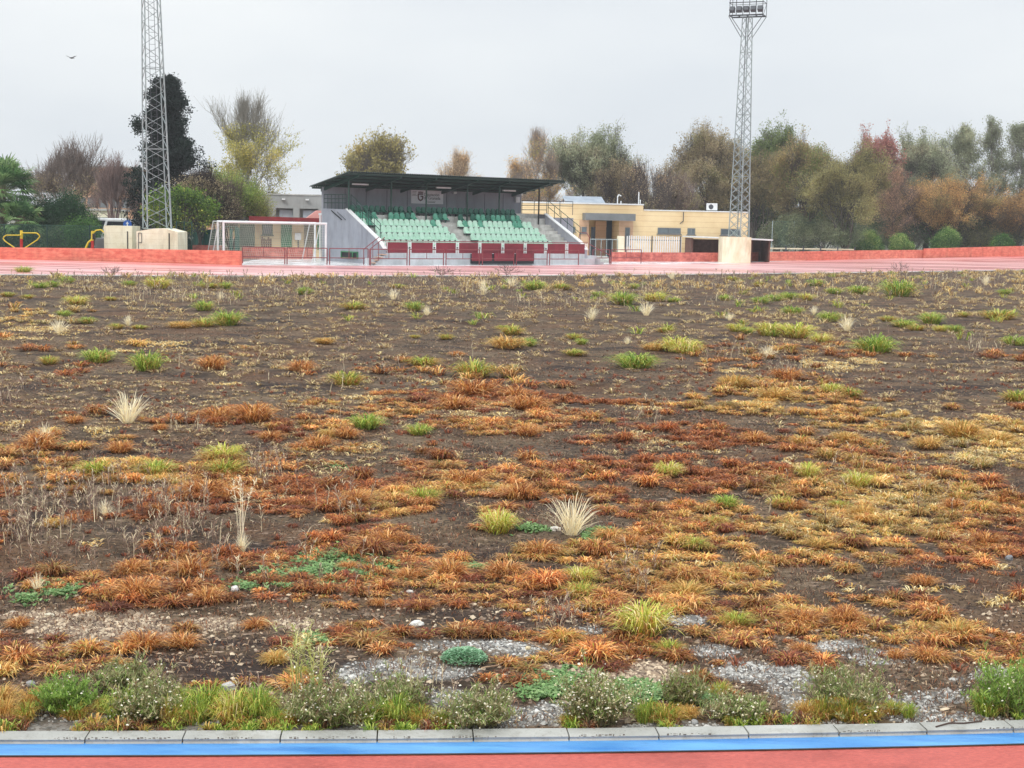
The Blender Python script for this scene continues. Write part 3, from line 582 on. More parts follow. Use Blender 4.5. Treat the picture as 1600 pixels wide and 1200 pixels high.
# ------------------------------------------------------------------ goals
def goal(xl, xr, yl_top, yb_right, label, depth_back, tilt):
    b_ = gp(xr, yb_right, .02); H = 2.32
    # left post: same height, placed so its top projects on (xl, yl_top)
    best = min(((abs(project(np.array([at(xl, 400, Y)[0], Y, .02+H]))[1]-yl_top), Y) for Y in np.linspace(b_[1]-6, b_[1]+3, 60)))
    Y = b_[1]-tilt; a = base(xl, Y, .02)
    d = (b_-a); d /= np.linalg.norm(d); nb = np.array([-d[1], d[0], 0]); up = np.array([0, 0, 1.0])
    r_ = empty('football_goal', (a+b_)/2, label, 'goal', 'white football goals behind the railings')
    for p in (a, b_): MB().bar(p, p+up*H, .06, 10).build('post', M_white, r_)
    MB().bar(a+up*H-d*.05, b_+up*H+d*.05, .06, 10).build('crossbar', M_white, r_)
    for p in (a, b_):
        q = p+nb*.8+up*H; z = p+nb*depth_back; MB().path([p+up*H, q, z], .028).build('net_stay', M_white, r_)
    MB().bar(a+nb*depth_back, b_+nb*depth_back, .028).build('ground_bar', M_white, r_)
    # net: back sheet, top and sides
    n_ = MB(); wd = .008; Lg = np.linalg.norm(b_-a)
    def sheet(o, e1, e2, n1, n2):
        for i in range(n1+1): n_.bar(o+e1*i/n1, o+e1*i/n1+e2, wd/2, 3)
        for j in range(n2+1): n_.bar(o+e2*j/n2, o+e2*j/n2+e1, wd/2, 3)
    bt = a+nb*.8+up*H; bb = a+nb*depth_back
    sheet(bb, b_-a, bt-bb, 52, 18); sheet(a+up*H, b_-a, nb*.8, 52, 5)
    for p in (a, b_):
        for j in range(1, 16):
            z = H*j/16; n_.bar(p+up*z, p+nb*(depth_back+(.8-depth_back)*z/H)+up*z, wd/2, 3)
        for j in range(1, 9):
            e = depth_back*j/9; zt = H if e < .8 else H*(depth_back-e)/(depth_back-.8); n_.bar(p+nb*e, p+nb*e+up*zt, wd/2, 3)
    n_.build('net', M_net, r_)
goal(349.5, 509, 345, 413.3, 'front white football goal with slack net, nearer the railings', 2.0, 3.2)
goal(340.5, 492, 344, 408.5, 'rear white football goal, its posts just left of the front one', 2.0, 3.2)
# ------------------------------------------------------------------ floodlight towers and their blocks
def tower(name_label, basepts, Y, zb, a0, a1, H, H1, yaw, top, shift=(0, 0), head=True, m=M_galv):
    c0 = basepts; r_ = empty('floodlight_tower', (c0[0], c0[1], zb), name_label, 'floodlight tower', 'lattice floodlight towers')
    def corner(k, t):
        a = (a0+(a1-a0)*t)*.7071; an = yaw+math.pi/4+k*math.pi/2
        return np.array([c0[0]+shift[0]*t+math.cos(an)*a, c0[1]+shift[1]*t+math.sin(an)*a, zb+H*t])
    for k in range(4): MB().bar(corner(k, 0), corner(k, 1), .055 if k == 3 else .042, 6, .03).build('leg', m, r_)
    nb = int(H/.62); mb = MB(); t = 0
    for k in range(4):
        k2 = (k+1) % 4
        for j in range(nb):
            ta, tb = j/nb, (j+1)/nb
            mb.bar(corner(k if j % 2 else k2, ta), corner(k2 if j % 2 else k, tb), .02, 4)
            if head is True and j < nb: mb.bar(corner(k2 if j % 2 else k, ta), corner(k if j % 2 else k2, tb), .016, 4) if (j % 1 == 0 and j < nb*.62) else 0
            if j % 7 == 0: mb.bar(corner(k, ta), corner(k2, ta), .022, 4)
    mb.build('bracing', m, r_)
    mb = MB(); cc = lambda t, d: (corner(0, t)+corner(2, t))/2+np.array([d*math.cos(yaw), d*math.sin(yaw), 0])
    for d in (-.16, .16): mb.bar(cc(0, d), cc(1, d), .016, 4)
    for j in range(int(H/.33)): mb.bar(cc(j*.33/H, -.16), cc(j*.33/H, .16), .011, 4)
    mb.build('ladder', M_galvd, r_)
    # head: platform, frame, two rows of five lamps
    T = np.array([c0[0]+shift[0], c0[1]+shift[1], zb+H]); hf = Frame(T, top); Wd, D = 1.25, .55; z0 = T[2]
    mb = MB(); mb.box(-Wd, Wd, -D, -D+.09, z0, z0+.09, hf); mb.box(-Wd, Wd, D-.09, D, z0, z0+.09, hf)
    for s in (-Wd, -Wd*.5, 0, Wd*.5, Wd-.06): mb.box(s, s+.06, -D+.09, D-.09, z0+.01, z0+.07, hf)
    mb.build('lamp_platform', M_galvd, r_)
    mb = MB()
    for s in np.linspace(-Wd+.05, Wd-.05, 6): mb.bar(hf.w(s, -D+.05, z0+.05), hf.w(s, -D+.05, z0+1.9), .03, 4)
    for z in (z0+.95, z0+1.85): mb.bar(hf.w(-Wd, -D+.05, z), hf.w(Wd, -D+.05, z), .035, 4); mb.bar(hf.w(-Wd, D, z), hf.w(Wd, D, z), .02, 4)
    for s in (-Wd, Wd): mb.bar(hf.w(s, -D+.05, z0+.95), hf.w(s, D, z0+.95), .025, 4); mb.bar(hf.w(s, D, z0), hf.w(s, D, z0+1.85), .025, 4); mb.bar(hf.w(s, -D+.05, z0), hf.w(s, D, z0+.95), .02, 4)
    mb.build('lamp_frame', M_galvd, r_)
    mb = MB(); bt = .905
    for k, (s, n) in enumerate(((Wd, D), (-Wd, D), (-Wd, -D), (Wd, -D))):
        P = hf.w(s, n, z0); q = min(range(4), key=lambda i: np.linalg.norm(corner(i, bt)[:2]-P[:2])); mb.bar(corner(q, bt), P, .028, 4)
    mb.build('strut', M_galvd, r_)
    for z in (z0+.2, z0+1.12):
        for s in np.linspace(-Wd+.28, Wd-.18, 5):
            l = MB(); V = [hf.w(s+dx, -D-.05+dn, z+dz) for dx in (-.19, .19) for dn, dz in ((.0, .0), (-.30, .16), (-.18, .46), (.12, .34))]
            l.add(V, [(0, 1, 2, 3), (7, 6, 5, 4), (0, 4, 5, 1), (1, 5, 6, 2), (2, 6, 7, 3), (3, 7, 4, 0)]); lo = l.build('floodlight', M_galvd, r_, .02)
    return r_
def block(x0, x1, ytop, ybase, Y, depth, m, label, crown=0.0, name='concrete_block', yaw=0.0):
    a = base(x0, Y); b_ = base(x1, Y); fr = Frame(a, yaw); s1 = fr.hit(x1, ybase)[0]; zt = fr.hit((x0+x1)/2, ytop)[1]
    r_ = empty(name, (a+b_)/2, label, 'concrete block', 'concrete bases of the floodlight towers')
    c = s1*.5
    MB().prism([(0, -.15), (s1, -.15), (s1, zt-crown), (c+s1*.2, zt), (c-s1*.05, zt), (0, zt-crown)], fr, 'n', 0, depth).build('body', m, r_)
    return fr, s1, zt, r_
fr, s1, zt, br = block(213.5, 278, 357, 400, 79.0, 2.3, M_cream, 'cream tower base block with chamfered top behind the left red wall', .18)
p = fr.w(s1*.79, -.03, 0); MB().box(s1*.78, s1*.805, -.04, -.003, .3, zt-.25, fr).build('drain_pipe', M_black, br)
mb = MB(); mb.path([fr.w(.12, -.03, .2), fr.w(.12, -.03, 1.1), fr.w(.3, -.03, 1.1), fr.w(.3, -.03, 1.62), fr.w(.12, -.03, 1.62), fr.w(.12, -.03, 1.1)], .018, 4); mb.build('conduit', M_galvd, br)
cx, cy = base(246, 80.2)[:2]
tower('left tall lattice floodlight tower cut by the top of the frame, beside the dark cypress', np.array([cx, cy]), 80.2, zt-.03, 1.33, .62, 18.5, 0, math.radians(25), math.radians(20), (-.35, 0), head=False)
b2 = at(163, 400, 80.5)
fr, s1, zt2, br = block(163, 206.5, 353, 400, 81, 1.8, M_cream, 'square cream concrete block left of the left floodlight tower base', 0)
MB().box(s1*.83, s1*.86, -.04, -.003, .3, zt2-.3, fr).build('drain_pipe', M_black, br)
MB().box(-.65, -.02, .3, 1.4, -.1, 1.25, fr).build('side_cabinet', M_slate, br, .02); MB().box(-.78, -.66, .2, .5, .9, 1.5, fr).build('meter_box', M_black, br, .01)
fr, s1, zt3, br = block(1128, 1172.5, 370.5, 411, 103.2, 2.1, M_cream_plain, 'tall stained cream base block of the right floodlight tower', 0)
cx, cy = base(1152.7, 104.3)[:2]
tower('right floodlight tower with two rows of lamps rising from its stained block', np.array([cx, cy]), 104.3, zt3-.03, 1.06, .50, 15.9, 0, math.radians(45), math.radians(-22), (.02, 0), head=True)
# ------------------------------------------------------------------ building helper
def boxpart(fr, r_, nm, m, x0, y0, x1, y1, n0, n1, n=0.0, zmin=None, bevel=0):
    s0, s1, z0, z1 = fr.rect(x0, y0, x1, y1, n)
    if zmin is not None: z0 = zmin
    return MB().box(s0, s1, n0, n1, z0, z1, fr).build(nm, m, r_, bevel)
def window(fr, r_, x0, y0, x1, y1, mull=1, fm=M_slate, n=0.0, gm=M_glass):
    s0, s1, z0, z1 = fr.rect(x0, y0, x1, y1, n); e = .07; mb = MB()
    mb.box(s0, s1, n-.05, n-.002, z0, z0+e, fr); mb.box(s0, s1, n-.05, n-.002, z1-e, z1, fr); mb.box(s0, s0+e, n-.05, n-.002, z0+e, z1-e, fr); mb.box(s1-e, s1, n-.05, n-.002, z0+e, z1-e, fr)
    for k in range(1, mull): c = s0+(s1-s0)*k/mull; mb.box(c-.035, c+.035, n-.05, n-.002, z0+e, z1-e, fr)
    mb.box(s0-.08, s1+.08, n-.12, n-.002, z0-.06, z0-.001, fr)
    f = mb.build('window', fm, r_); MB().box(s0+e, s1-e, n-.02, n-.003, z0+e, z1-e, fr).build('pane', gm, f); return f
# ---- tan changing-room building on the right
a = base(812, 109); fr = Frame(a, math.radians(8)); X = lambda px, n=0.0: fr.hit(px, 360, n)[0]; Zp = lambda px, py, n=0.0: fr.hit(px, py, n)[1]
r_ = empty('tan_building', a, 'long low tan block building with flat roof and grey entrance canopy behind the stand', 'building')
zA = Zp(900, 318.5); zB = Zp(1080, 330.5)
e0, e1 = X(920), X(967)
mb = MB(); mb.box(X(780), e0, 0, 9, -.1, zA, fr); mb.box(e0, e1, 3.0, 9, -.1, zA-.002, fr); mb.box(e0, e1, .002, 3.0, Zp(940, 341.5), zA-.001, fr); mb.box(e1, X(1004), 0, 9, -.1, zA, fr)
mb.build('tall_wing_walls', M_tan, r_)
mb = MB(); mb.box(X(1004)+.001, X(1168.5), .05, 8, -.1, zB, fr); mb.build('low_wing_walls', M_tan, r_)
mb = MB(); mb.box(X(780)-.05, X(1004)+.05, -.06, 9.05, zA, zA+.1, fr); mb.build('roof_edge', M_white, r_)
mb = MB(); mb.box(X(1004)+.06, X(1168.5)+.05, -.02, 8.05, zB, zB+.08, fr); mb.build('roof_edge', M_white, r_)
mb = MB(); mb.box(X(905), X(920)-.001, -.03, -.002, 0, Zp(912, 344), fr); mb.build('entrance_pier', M_tan2, r_); MB().box(X(967)+.001, X(989), -.03, -.002, 0, Zp(980, 344), fr).build('entrance_pier', M_tan2, r_)
boxpart(fr, r_, 'canopy', M_slate, 913, 333.5, 991, 344.5, -1.3, -.004, -.8)
boxpart(fr, r_, 'blue_door', M_bluedoor, 948, 344.5, 967, 396, 2.6, 2.9, 2.6, 0)
mb = MB(); s0 = X(948, 2.5); mb.box(s0-.05, s0+.0, 2.5, 2.59, 0, 2.4, fr); mb.build('door_frame', M_galvd, r_)
boxpart(fr, r_, 'recess_screen', M_tan2, 930, 346, 947, 396, 2.5, 2.75, 2.5, 0)
for (x0, y0, x1, y1, k) in ((875, 354, 899, 362, 2), (908.5, 354.5, 916.5, 364.5, 1), (976.5, 355.5, 984, 384, 1), (1027.5, 356, 1063.5, 365.5, 2), (1074, 356.5, 1086, 366.5, 2), (1126, 357.5, 1156, 367.5, 2)): window(fr, r_, x0, y0, x1, y1, k, n=-.03 if x0 < 1000 else .05)
boxpart(fr, r_, 'dark_door', M_dark, 923.5, 354.5, 930, 390, .0, .12, 0, 0)
mb = MB(); sp_ = X(1067); mb.path([fr.w(sp_, -.02, zB-.05), fr.w(sp_, -.02, 3.0), fr.w(sp_-.25, -.02, 2.8)], .03); mb.build('drain_pipe', M_galvd, r_)
mb = MB()
for x, y1 in ((963.5, 306), (969, 314), (996.5, 300), (999, 312)): mb.bar(fr.w(X(x, 2), 2, zA), fr.w(X(x, 2), 2, Zp(x, y1, 2)), .04)
mb.path([fr.w(X(963.5, 2), 2, Zp(963, 308, 2)), fr.w(X(965, 2), 2, Zp(963, 304, 2)), fr.w(X(969, 2), 2, Zp(963, 306, 2))], .04)
mb.build('roof_vent_pipes', M_white, r_)
o = MB(); s0, s1_, z0, z1 = fr.rect(884, 313.5, 946, 319, 1.5); z0 = zA+.1
o.prism([(1.4, z0), (1.46, z0), (3.2, z1+.32), (3.14, z1+.36)], fr, 's', s0, s1_)
pr = empty('solar_panels', fr.w((s0+s1_)/2, 2, z0), 'tilted pale row of solar panels on the tan roof', 'solar panel'); o.build('panel', M_solar, pr)
mb = MB()
for s in np.linspace(s0+.1, s1_-.1, 5): mb.bar(fr.w(s, 3.1, z0), fr.w(s, 3.1, z1+.3), .03); 
mb.build('stand', M_galvd, pr)
# AC unit
s0, s1_, z0, z1 = fr.rect(1106, 318.5, 1121, 329.5, .9); zz = zB+.08
ac = empty('air_conditioner', fr.w((s0+s1_)/2, 1.2, zz), 'white air conditioner unit on the low tan roof', 'air conditioner')
MB().box(s0, s1_, .9, 1.35, zz+.06, z1+.04, fr).build('casing', M_white, ac, .02)
c_ = fr.w(s0+(s1_-s0)*.33, .88, (zz+z1)/2+.05); MB().bar(c_, c_+fr.ey*.03, .19, 16).build('fan', M_galvd, ac); MB().box(s0+.05, s1_-.05, 1.0, 1.2, zz, zz+.059, fr).build('feet', M_galvd, ac)
# slatted white fence, gate pier, grey railing before the entrance
f2 = Frame(base(977, 103.5), math.radians(8))
sf = empty('slatted_fence', f2.w(2, 0, 0), 'white fence of upright slats before the tan building', 'fence')
s0, s1_, z0, z1 = f2.rect(979, 369.5, 1063, 393.5)
for j, s in enumerate(np.linspace(s0, s1_, 25)): MB().box(s, s+.085, 0, .03, .0, z1+.02*((j*7) % 3), f2).build('slat', M_white, sf)
mb = MB(); mb.box(s0-.05, s1_+.1, .031, .07, .5, .56, f2); mb.box(s0-.05, s1_+.1, .031, .07, z1-.3, z1-.24, f2); mb.build('rail', M_galvd, sf)
for x in (977.5, 1018.5, 1063): s = f2.hit(x, 380)[0]; MB().box(s-.04, s+.04, -.04, -.002, 0, z1+.06, f2).build('post', M_galvd, sf)
s0, s1_, z0, z1 = f2.rect(966, 369, 977, 394, -.2); gpn = MB().box(s0, s1_-.06, -.2, .3, -.1, z1, f2).build('gate_pier', M_cream, None, .03); tag(gpn, 'square cream block pier between the entrance railing and slatted fence', 'pier')
er = empty('entrance_railing', f2.w(-2, 0, 0), 'grey tube railing and gate before the blue entrance door', 'railing')
s0, s1_, z0, z1 = f2.rect(922, 374, 965, 397, -.1)
mb = MB(); mb.bar(f2.w(s0, -.1, z1), f2.w(s1_, -.1, z1), .03); mb.bar(f2.w(s0, -.1, .25), f2.w(s1_, -.1, .25), .025); mb.build('rails', M_galv, er)
for s in np.linspace(s0, s1_, 6): MB().bar(f2.w(s, -.1, 0), f2.w(s, -.1, z1), .03).build('post', M_galv, er)
mb = MB()
for s in np.linspace(s0, s1_, 24): mb.bar(f2.w(s, -.1, .25), f2.w(s, -.1, z1), .012, 4)
mb.build('bars', M_galvd, er)
# concrete stepped seat right of the stand
s0, s1_, z0, z1 = f2.rect(925, 399, 953, 409, -7); st_ = MB(); st_.box(s0, s1_, -7, -6.2, 0, .22, f2); st_.box(s0+.2, s1_, -6.2, -5.4, 0, .45, f2)
tag(st_.build('low_steps', M_conc), 'two low grey concrete steps between the stand and the red wall', 'steps')
# open shelter behind the right tower
f3 = Frame(base(1079, 106.5), math.radians(2)); sh_ = empty('shelter', f3.w(3, 0, 0), 'low open shelter with thin white roof behind the stained tower block', 'shelter')
s0, s1_, z0, z1 = f3.rect(1079, 370, 1206, 372.5)
zl = f3.hit(1079, 369.5)[1]; zr_ = f3.hit(1206, 374)[1]
mb = MB(); mb.add([f3.w(s, n, z) for n in (-.5, 3.5) for s, z in ((s0-.1, zl-.06), (s1_, zr_-.1), (s1_, zr_), (s0-.1, zl+.03))], [(0, 1, 2, 3), (7, 6, 5, 4), (0, 4, 5, 1), (1, 5, 6, 2), (2, 6, 7, 3), (3, 7, 4, 0)]); mb.build('roof', M_white, sh_)
sa, sb = f3.hit(1080, 380)[0], f3.hit(1176, 380)[0]
mb = MB(); mb.box(sa, sa+.15, 0, 3, -.1, zl-.12, f3); mb.box(sb-.12, sb, 0, 3, -.1, zr_-.12, f3); mb.box(sa+.15, sb-.12, 2.85, 3, -.1, zr_-.12, f3); mb.build('wall', M_brick, sh_)
sc_ = f3.hit(1204, 380)[0]
mb = MB(); mb.box(sb, sc_, 2.85, 3, -.1, zr_-.12, f3); mb.box(sc_-.1, sc_, .1, 2.85, -.1, zr_-.12, f3); mb.build('brick_screen', M_brick, sh_)
# pale low barrier fence right of the shelter
f4 = Frame(base(1200, 118), math.radians(18)); bf = empty('barrier_fence', f4.w(4, 0, 0), 'pale low rail fence beyond the red wall, right of the shelter', 'fence')
s0 = f4.hit(1200, 385)[0]; s1_ = f4.hit(1335, 385)[0]; z_ = f4.hit(1260, 389)[1]
mb = MB(); mb.bar(f4.w(s0, 0, z_), f4.w(s1_, 0, z_), .06); mb.box(s0, s1_, .05, .1, 0, z_-.25, f4); mb.build('rail', pmat('beige_rail', srgb(214, 200, 172), srgb(190, 178, 150), 2, .7), bf)
for s in np.linspace(s0, s1_, 6): MB().box(s-.05, s+.05, -.1, -.062, 0, z_+.25, f4).build('post', M_galvd, bf)
# ---- left: changing block with red roof edge, grey shuttered building, ramp
fa = Frame(base(385, 92), math.radians(12)); la = empty('kiosk', fa.w(4, 0, 0), 'tan block kiosk with dark red roof edge behind the goals', 'building')
s0 = fa.hit(372, 370)[0]; s1_ = fa.hit(503, 370)[0]; zt_ = fa.hit(440, 349)[1]
MB().box(s0, s1_, 0, 4, -.1, zt_, fa).build('wall', M_tan, la)
zl = fa.hit(389, 337.5, -1)[1]; zr_ = fa.hit(500, 341, -1)[1]; sl0 = fa.hit(389, 340, -1)[0]; sl1 = fa.hit(501, 340, -1)[0]
mb = MB(); mb.add([fa.w(s, n, z) for n in (-1, 4.2) for s, z in ((sl0, zl-.34), (sl1, zr_-.28), (sl1, zr_), (sl0, zl))], [(0, 1, 2, 3), (7, 6, 5, 4), (0, 4, 5, 1), (1, 5, 6, 2), (2, 6, 7, 3), (3, 7, 4, 0)]); mb.build('roof', M_awning, la)
boxpart(fa, la, 'green_door', M_sun_green, 439, 351, 456, 386, -.08, -.002, 0)
boxpart(fa, la, 'green_door', M_sun_green, 495.5, 352, 503, 390, -.08, -.002, 0)
window(fa, la, 409.5, 350, 426, 367, 1, M_green)
boxpart(fa, la, 'green_shutter', pmat('grey_green_shutter', srgb(104, 124, 108), srgb(84, 104, 90), 2, .7), 375, 350, 398, 386, -.06, -.002, 0)
boxpart(fa, la, 'brown_panel', pmat('brown_screen', srgb(120, 108, 92), srgb(100, 90, 78), 2, .8), 475, 350, 492, 388, -.06, -.002, 0)
boxpart(fa, la, 'meter_cabinet', M_white, 460.5, 364, 470, 375, -.3, -.002, 0, None, .01)
sm0, sm1, zm0, zm1 = fa.rect(460, 375, 471, 386); mb = MB(); mb.box(sm0+.2, sm0+.28, -.2, -.1, 0, zm1, fa); mb.build('cabinet_leg', M_galvd, la)
mb = MB(); s0, s1_, z0, z1 = fa.rect(408, 370, 424, 386, -.5)
for j in range(5): mb.box(s0+j*.14, s0+j*.14+.11, -.55, -.45, 0.0, z1-.1*(j % 3), fa)
for z in (z0+.2, z1-.25): mb.box(s0, s1_, -.44, -.40, z, z+.08, fa)
pt = mb.build('pallet', pmat('brown_old_wood', srgb(120, 84, 66), srgb(88, 60, 48), 6, .9)); tag(pt, 'broken brown wooden pallet leaning on the kiosk behind the net', 'pallet')
fg = Frame(base(385, 101), math.radians(10)); gb = empty('grey_building', fg.w(4, 0, 0), 'grey flat roofed building with roller shutters left of the grandstand', 'building')
s0 = fg.hit(372, 330)[0]; s1_ = fg.hit(520, 330)[0]; zt_ = fg.hit(450, 304.8)[1]
zsh0 = fg.hit(450, 340)[1]; zsh1 = fg.hit(450, 325.5)[1]
ops = [(fg.hit(a, 330)[0], fg.hit(b, 330)[0]) for a, b in ((398, 420.5), (431, 458), (468, 497.5))]
mb = MB(); mb.box(s0, s1_, 0, 6, zsh1, zt_, fg); mb.box(s0, s1_, .6, 6, -.1, zsh1-.002, fg); cur = s0
for a_, b_ in ops: mb.box(cur, a_, 0, .599, -.1, zsh1-.001, fg); cur = b_
mb.box(cur, s1_, 0, .599, -.1, zsh1-.001, fg); mb.build('wall', M_greywall, gb)
mb = MB(); mb.box(s0-.05, s1_+.05, -.06, 6, zt_, zt_+.08, fg); mb.build('roof_edge', M_conc, gb)
M_shut = lined(pmat('grey_roller_shutter', srgb(186, 192, 200), srgb(170, 176, 186), 1, .5), .12, .02, (.85, .85, .85))
for a_, b_ in ops: MB().box(a_+.25, b_, .35, .45, 0, zsh1-.12, fg).build('roller_shutter', M_shut, gb)
for x in (443, 480): s = fg.hit(x, 308)[0]; MB().box(s-.12, s+.12, -.3, -.002, zt_-.35, zt_-.25, fg).build('wall_lamp', M_white, gb)
mb = MB(); sr = fg.hit(502, 330, -4)[0]; sl_ = fg.hit(478, 330, -4)[0]; zr2 = fg.hit(502, 329, -4)[1]; zl2 = fg.hit(478, 339, -4)[1]
mb.prism([(sl_, zl2-.1), (sr, zl2-.1), (sr, zr2), (sr-.3, zr2)], fg, 'n', -4, -2); mb.box(sl_+.2, sr, -3.9, -2.1, -.1, zl2-.102, fg); tag(mb.build('ramp_block', pmat('pink_render', srgb(228, 168, 160), srgb(214, 150, 144), .8, .8)), 'small pink wedge shaped roof beside the grandstand wall', 'outbuilding')
mb = MB(); s = fa.hit(500, 350, -1.3)[0]; mb.bar(fa.w(s, -1.3, 0), fa.w(s, -1.3, fa.hit(500, 333, -1.3)[1]), .05); mb.box(s-.1, s+.25, -1.35, -1.25, fa.hit(500, 336, -1.3)[1], fa.hit(500, 333, -1.3)[1], fa)
tag(mb.build('short_lamp_post', M_white), 'short white pipe post beside the dark red roof edge', 'post')
# green fence with mesh, far left; green screening and gate by the goals
def mesh_fence(label, a, b_, H, nposts, m_mesh, name='mesh_fence', step=.07, wr=.0045, diag=True, postm=M_green, group=None, pr=.035):
    r_ = empty(name, (a+b_)/2, label, 'fence', group); d = b_-a; Lg = np.linalg.norm(d); d = d/Lg; up = np.array([0, 0, 1.0])
    for j in range(nposts): q = a+d*Lg*j/(nposts-1); MB().bar(q, q+up*(H+.05), pr, 6).build('post', postm, r_)
    mb = MB(); mb.bar(a+up*H, b_+up*H, .018, 4); mb.bar(a+up*.06, b_+up*.06, .012, 4)
    for j in range(int(Lg/step)):
        q = a+d*step*j; mb.bar(q+up*.06, (q+d*H*.5 if diag else q)+up*H, wr, 3)
        if diag: mb.bar(q+d*H*.5+up*.06, q+up*H, wr, 3)
    if not diag:
        for z in np.arange(.06, H, step): mb.bar(a+up*z, b_+up*z, wr, 3)
    mb.build('wire_mesh', m_mesh, r_); return r_
mesh_fence('dark green mesh fence behind the left red wall and yellow exercise frame', base(-60, 83.5), base(206, 85), 1.9, 5, M_wire, group='wire mesh fences')
mesh_fence('tall green mesh fence panel right of the left tower block', base(276, 84), base(300, 84.5), 2.25, 3, M_wire, group='wire mesh fences')
r_ = empty('screened_fence', base(320, 90.5), 'dark green opaque screening fence left of the goals', 'fence')
fs_ = Frame(base(303, 90.5), 0.03); s1_ = fs_.hit(349, 370)[0]; z1 = fs_.hit(325, 358.5)[1]; MB().box(0, s1_, 0, .03, .5, z1, fs_).build('screening', M_screen, r_)
for s in np.linspace(0, s1_, 4): MB().box(s-.03, s+.03, -.06, -.002, 0, z1+.03, fs_).build('post', M_green, r_)
r_ = empty('folding_gate', base(362, 85.5), 'dark green mesh gate leaves standing inside the goals', 'gate')
fq = Frame(base(347.5, 85.5), 0.1)
for xa, xb, yt, wd in ((346.5, 348.5, 354.5, 0), (358.5, 363.5, 357, 1), (367, 374.5, 355.5, 1)):
    s0, s1_, z0, z1 = fq.rect(xa, yt, xb, 391); MB().box(s0, s1_, 0, .05, .1, z1, fq).build('gate_leaf', M_screen, r_)
s0, s1_, z0, z1 = fq.rect(346.5, 354, 372, 355.2); MB().box(s0, s1_, .06, .1, z0, z1+.03, fq).build('top_bar', M_green, r_)
mesh_fence('grey green wire fence behind the round bushes at the right', base(1325, 142), base(1700, 152), 2.3, 12, M_wire, step=.2, wr=.012, postm=M_galv, group='wire mesh fences')
mesh_fence('tall thin wire fence before the olive hedge right of the shelter', base(1205, 128), base(1335, 134), 3.2, 5, M_wire, step=.2, wr=.011, postm=M_galv, group='wire mesh fences')
# ---- exercise machines
up = np.array([0, 0, 1.0])
fe = Frame(base(33, 80.8), 0); er = empty('yellow_exercise_machine', fe.O, 'yellow looped exercise machine on a red post behind the red wall', 'exercise machine')
P = lambda x, y, n=0.0: (lambda q: fe.w(q[0], n, q[1]))(fe.hit(x, y, n))
MB().bar(P(33.5, 398), P(33.5, 373), .085, 10).build('post', M_redp, er); MB().bar(P(33.5, 373), P(33.5, 360), .085, 10).build('post_top', M_yellow, er)
for n in (-.12, .12):
    MB().path([P(33, 367.5, n), P(10, 367.5, n), P(6, 370, n), P(5, 373, n), P(8, 377, n), P(24, 388, n)], .035, 8).build('handlebar', M_yellow, er)
    MB().path([P(34, 364, n), P(57, 364, n), P(61, 367, n), P(62, 370, n), P(58, 375, n), P(38, 388, n)], .035, 8).build('handlebar', M_yellow, er)
fe = Frame(base(145, 80.8), 0); er = empty('exercise_stepper', fe.O, 'small red and yellow exercise machine left of the cream block', 'exercise machine')
MB().bar(P(144.5, 398), P(144.5, 376), .11, 10, .085).build('post', M_redp, er); MB().bar(P(144.5, 376), P(144.5, 361), .08, 10).build('post_top', M_yellow, er)
MB().path([P(134, 388), P(138, 379), P(144, 374)], .06, 8).build('pedal_arm', M_yellow, er); MB().path([P(144, 366), P(150, 360), P(158, 359), P(162, 363)], .04, 8).build('handlebar', M_yellow, er)
MB().box(*[v for v in (lambda a_, b_: (a_[0], b_[0]))(fe.hit(146.5, 365), fe.hit(150.5, 365))], -.3, -.1, fe.hit(148, 374)[1], fe.hit(148, 365)[1], fe).build('pad', M_black, er, .02)
# ---- parked vehicles, sign, bench
def car(label, x, Y, L_, H, m, van=False):
    fr = Frame(base(x, Y), .05); r_ = empty('parked_car', fr.w(0, 0, 0), label, 'car', 'vehicles parked behind the trees'); h = L_/2
    pr = [(-h, .3), (h, .3), (h, H*.52), (h*.62, H*.6), (h*.4, H), (-h*.75, H), (-h*.95, H*.6), (-h, H*.5)] if not van else [(-h, .3), (h, .3), (h, H*.5), (h*.8, H*.58), (h*.62, H), (-h*.97, H), (-h, H*.9)]
    MB().prism(pr, fr, 'n', 0, 1.7).build('body', m, r_, .05)
    MB().prism([(h*.52, H*.6), (h*.36, H*.93), (-h*.68, H*.93), (-h*.82, H*.6)], fr, 'n', -.02, -.002).build('window', M_dark, r_)
    for s in (-h*.62, h*.62):
        wh = MB().bar(fr.w(s, -.03, .32), fr.w(s, .2, .32), .32, 16).build('wheel', M_black, r_); MB().bar(fr.w(s, -.04, .32), fr.w(s, -.028, .32), .17, 12).build('rim', M_galv, wh)
car('white van parked behind the cream blocks, left of the bare tree', 158, 98, 5.0, 2.35, M_white, True)
car('white car parked right of the bare reddish trunk', 194, 97, 3.2, 2.3, M_white)
fe = Frame(base(198, 90), 0); r_ = empty('road_sign', fe.O, 'round blue road sign with white upward arrow above the cream block', 'road sign')
c_ = P(199, 350.5); MB().bar(fe.w(fe.hit(199, 350)[0], .05, 0), c_+np.array([0, .05, 0]), .03).build('pole', M_galv, r_); dd = MB().bar(c_, c_+np.array([0, .03, 0]), .27, 24).build('disc', pmat('road_sign_blue', srgb(40, 96, 180), srgb(34, 86, 168), 2, .4), r_)
q = c_; mb = MB(); sx, sz = c_[0], c_[2]; mb.box(sx-.035, sx+.035, q[1]-.008, q[1]-.001, sz-.17, sz+.04); mb.add([(sx-.1, q[1]-.008, sz+.03), (sx+.1, q[1]-.008, sz+.03), (sx, q[1]-.008, sz+.18)], [(0, 1, 2)]); mb.build('arrow', M_white, dd)
fb = Frame(base(64, 90), 0); r_ = empty('bench', fb.O, 'green park bench behind the mesh fence under the dark shrub', 'bench')
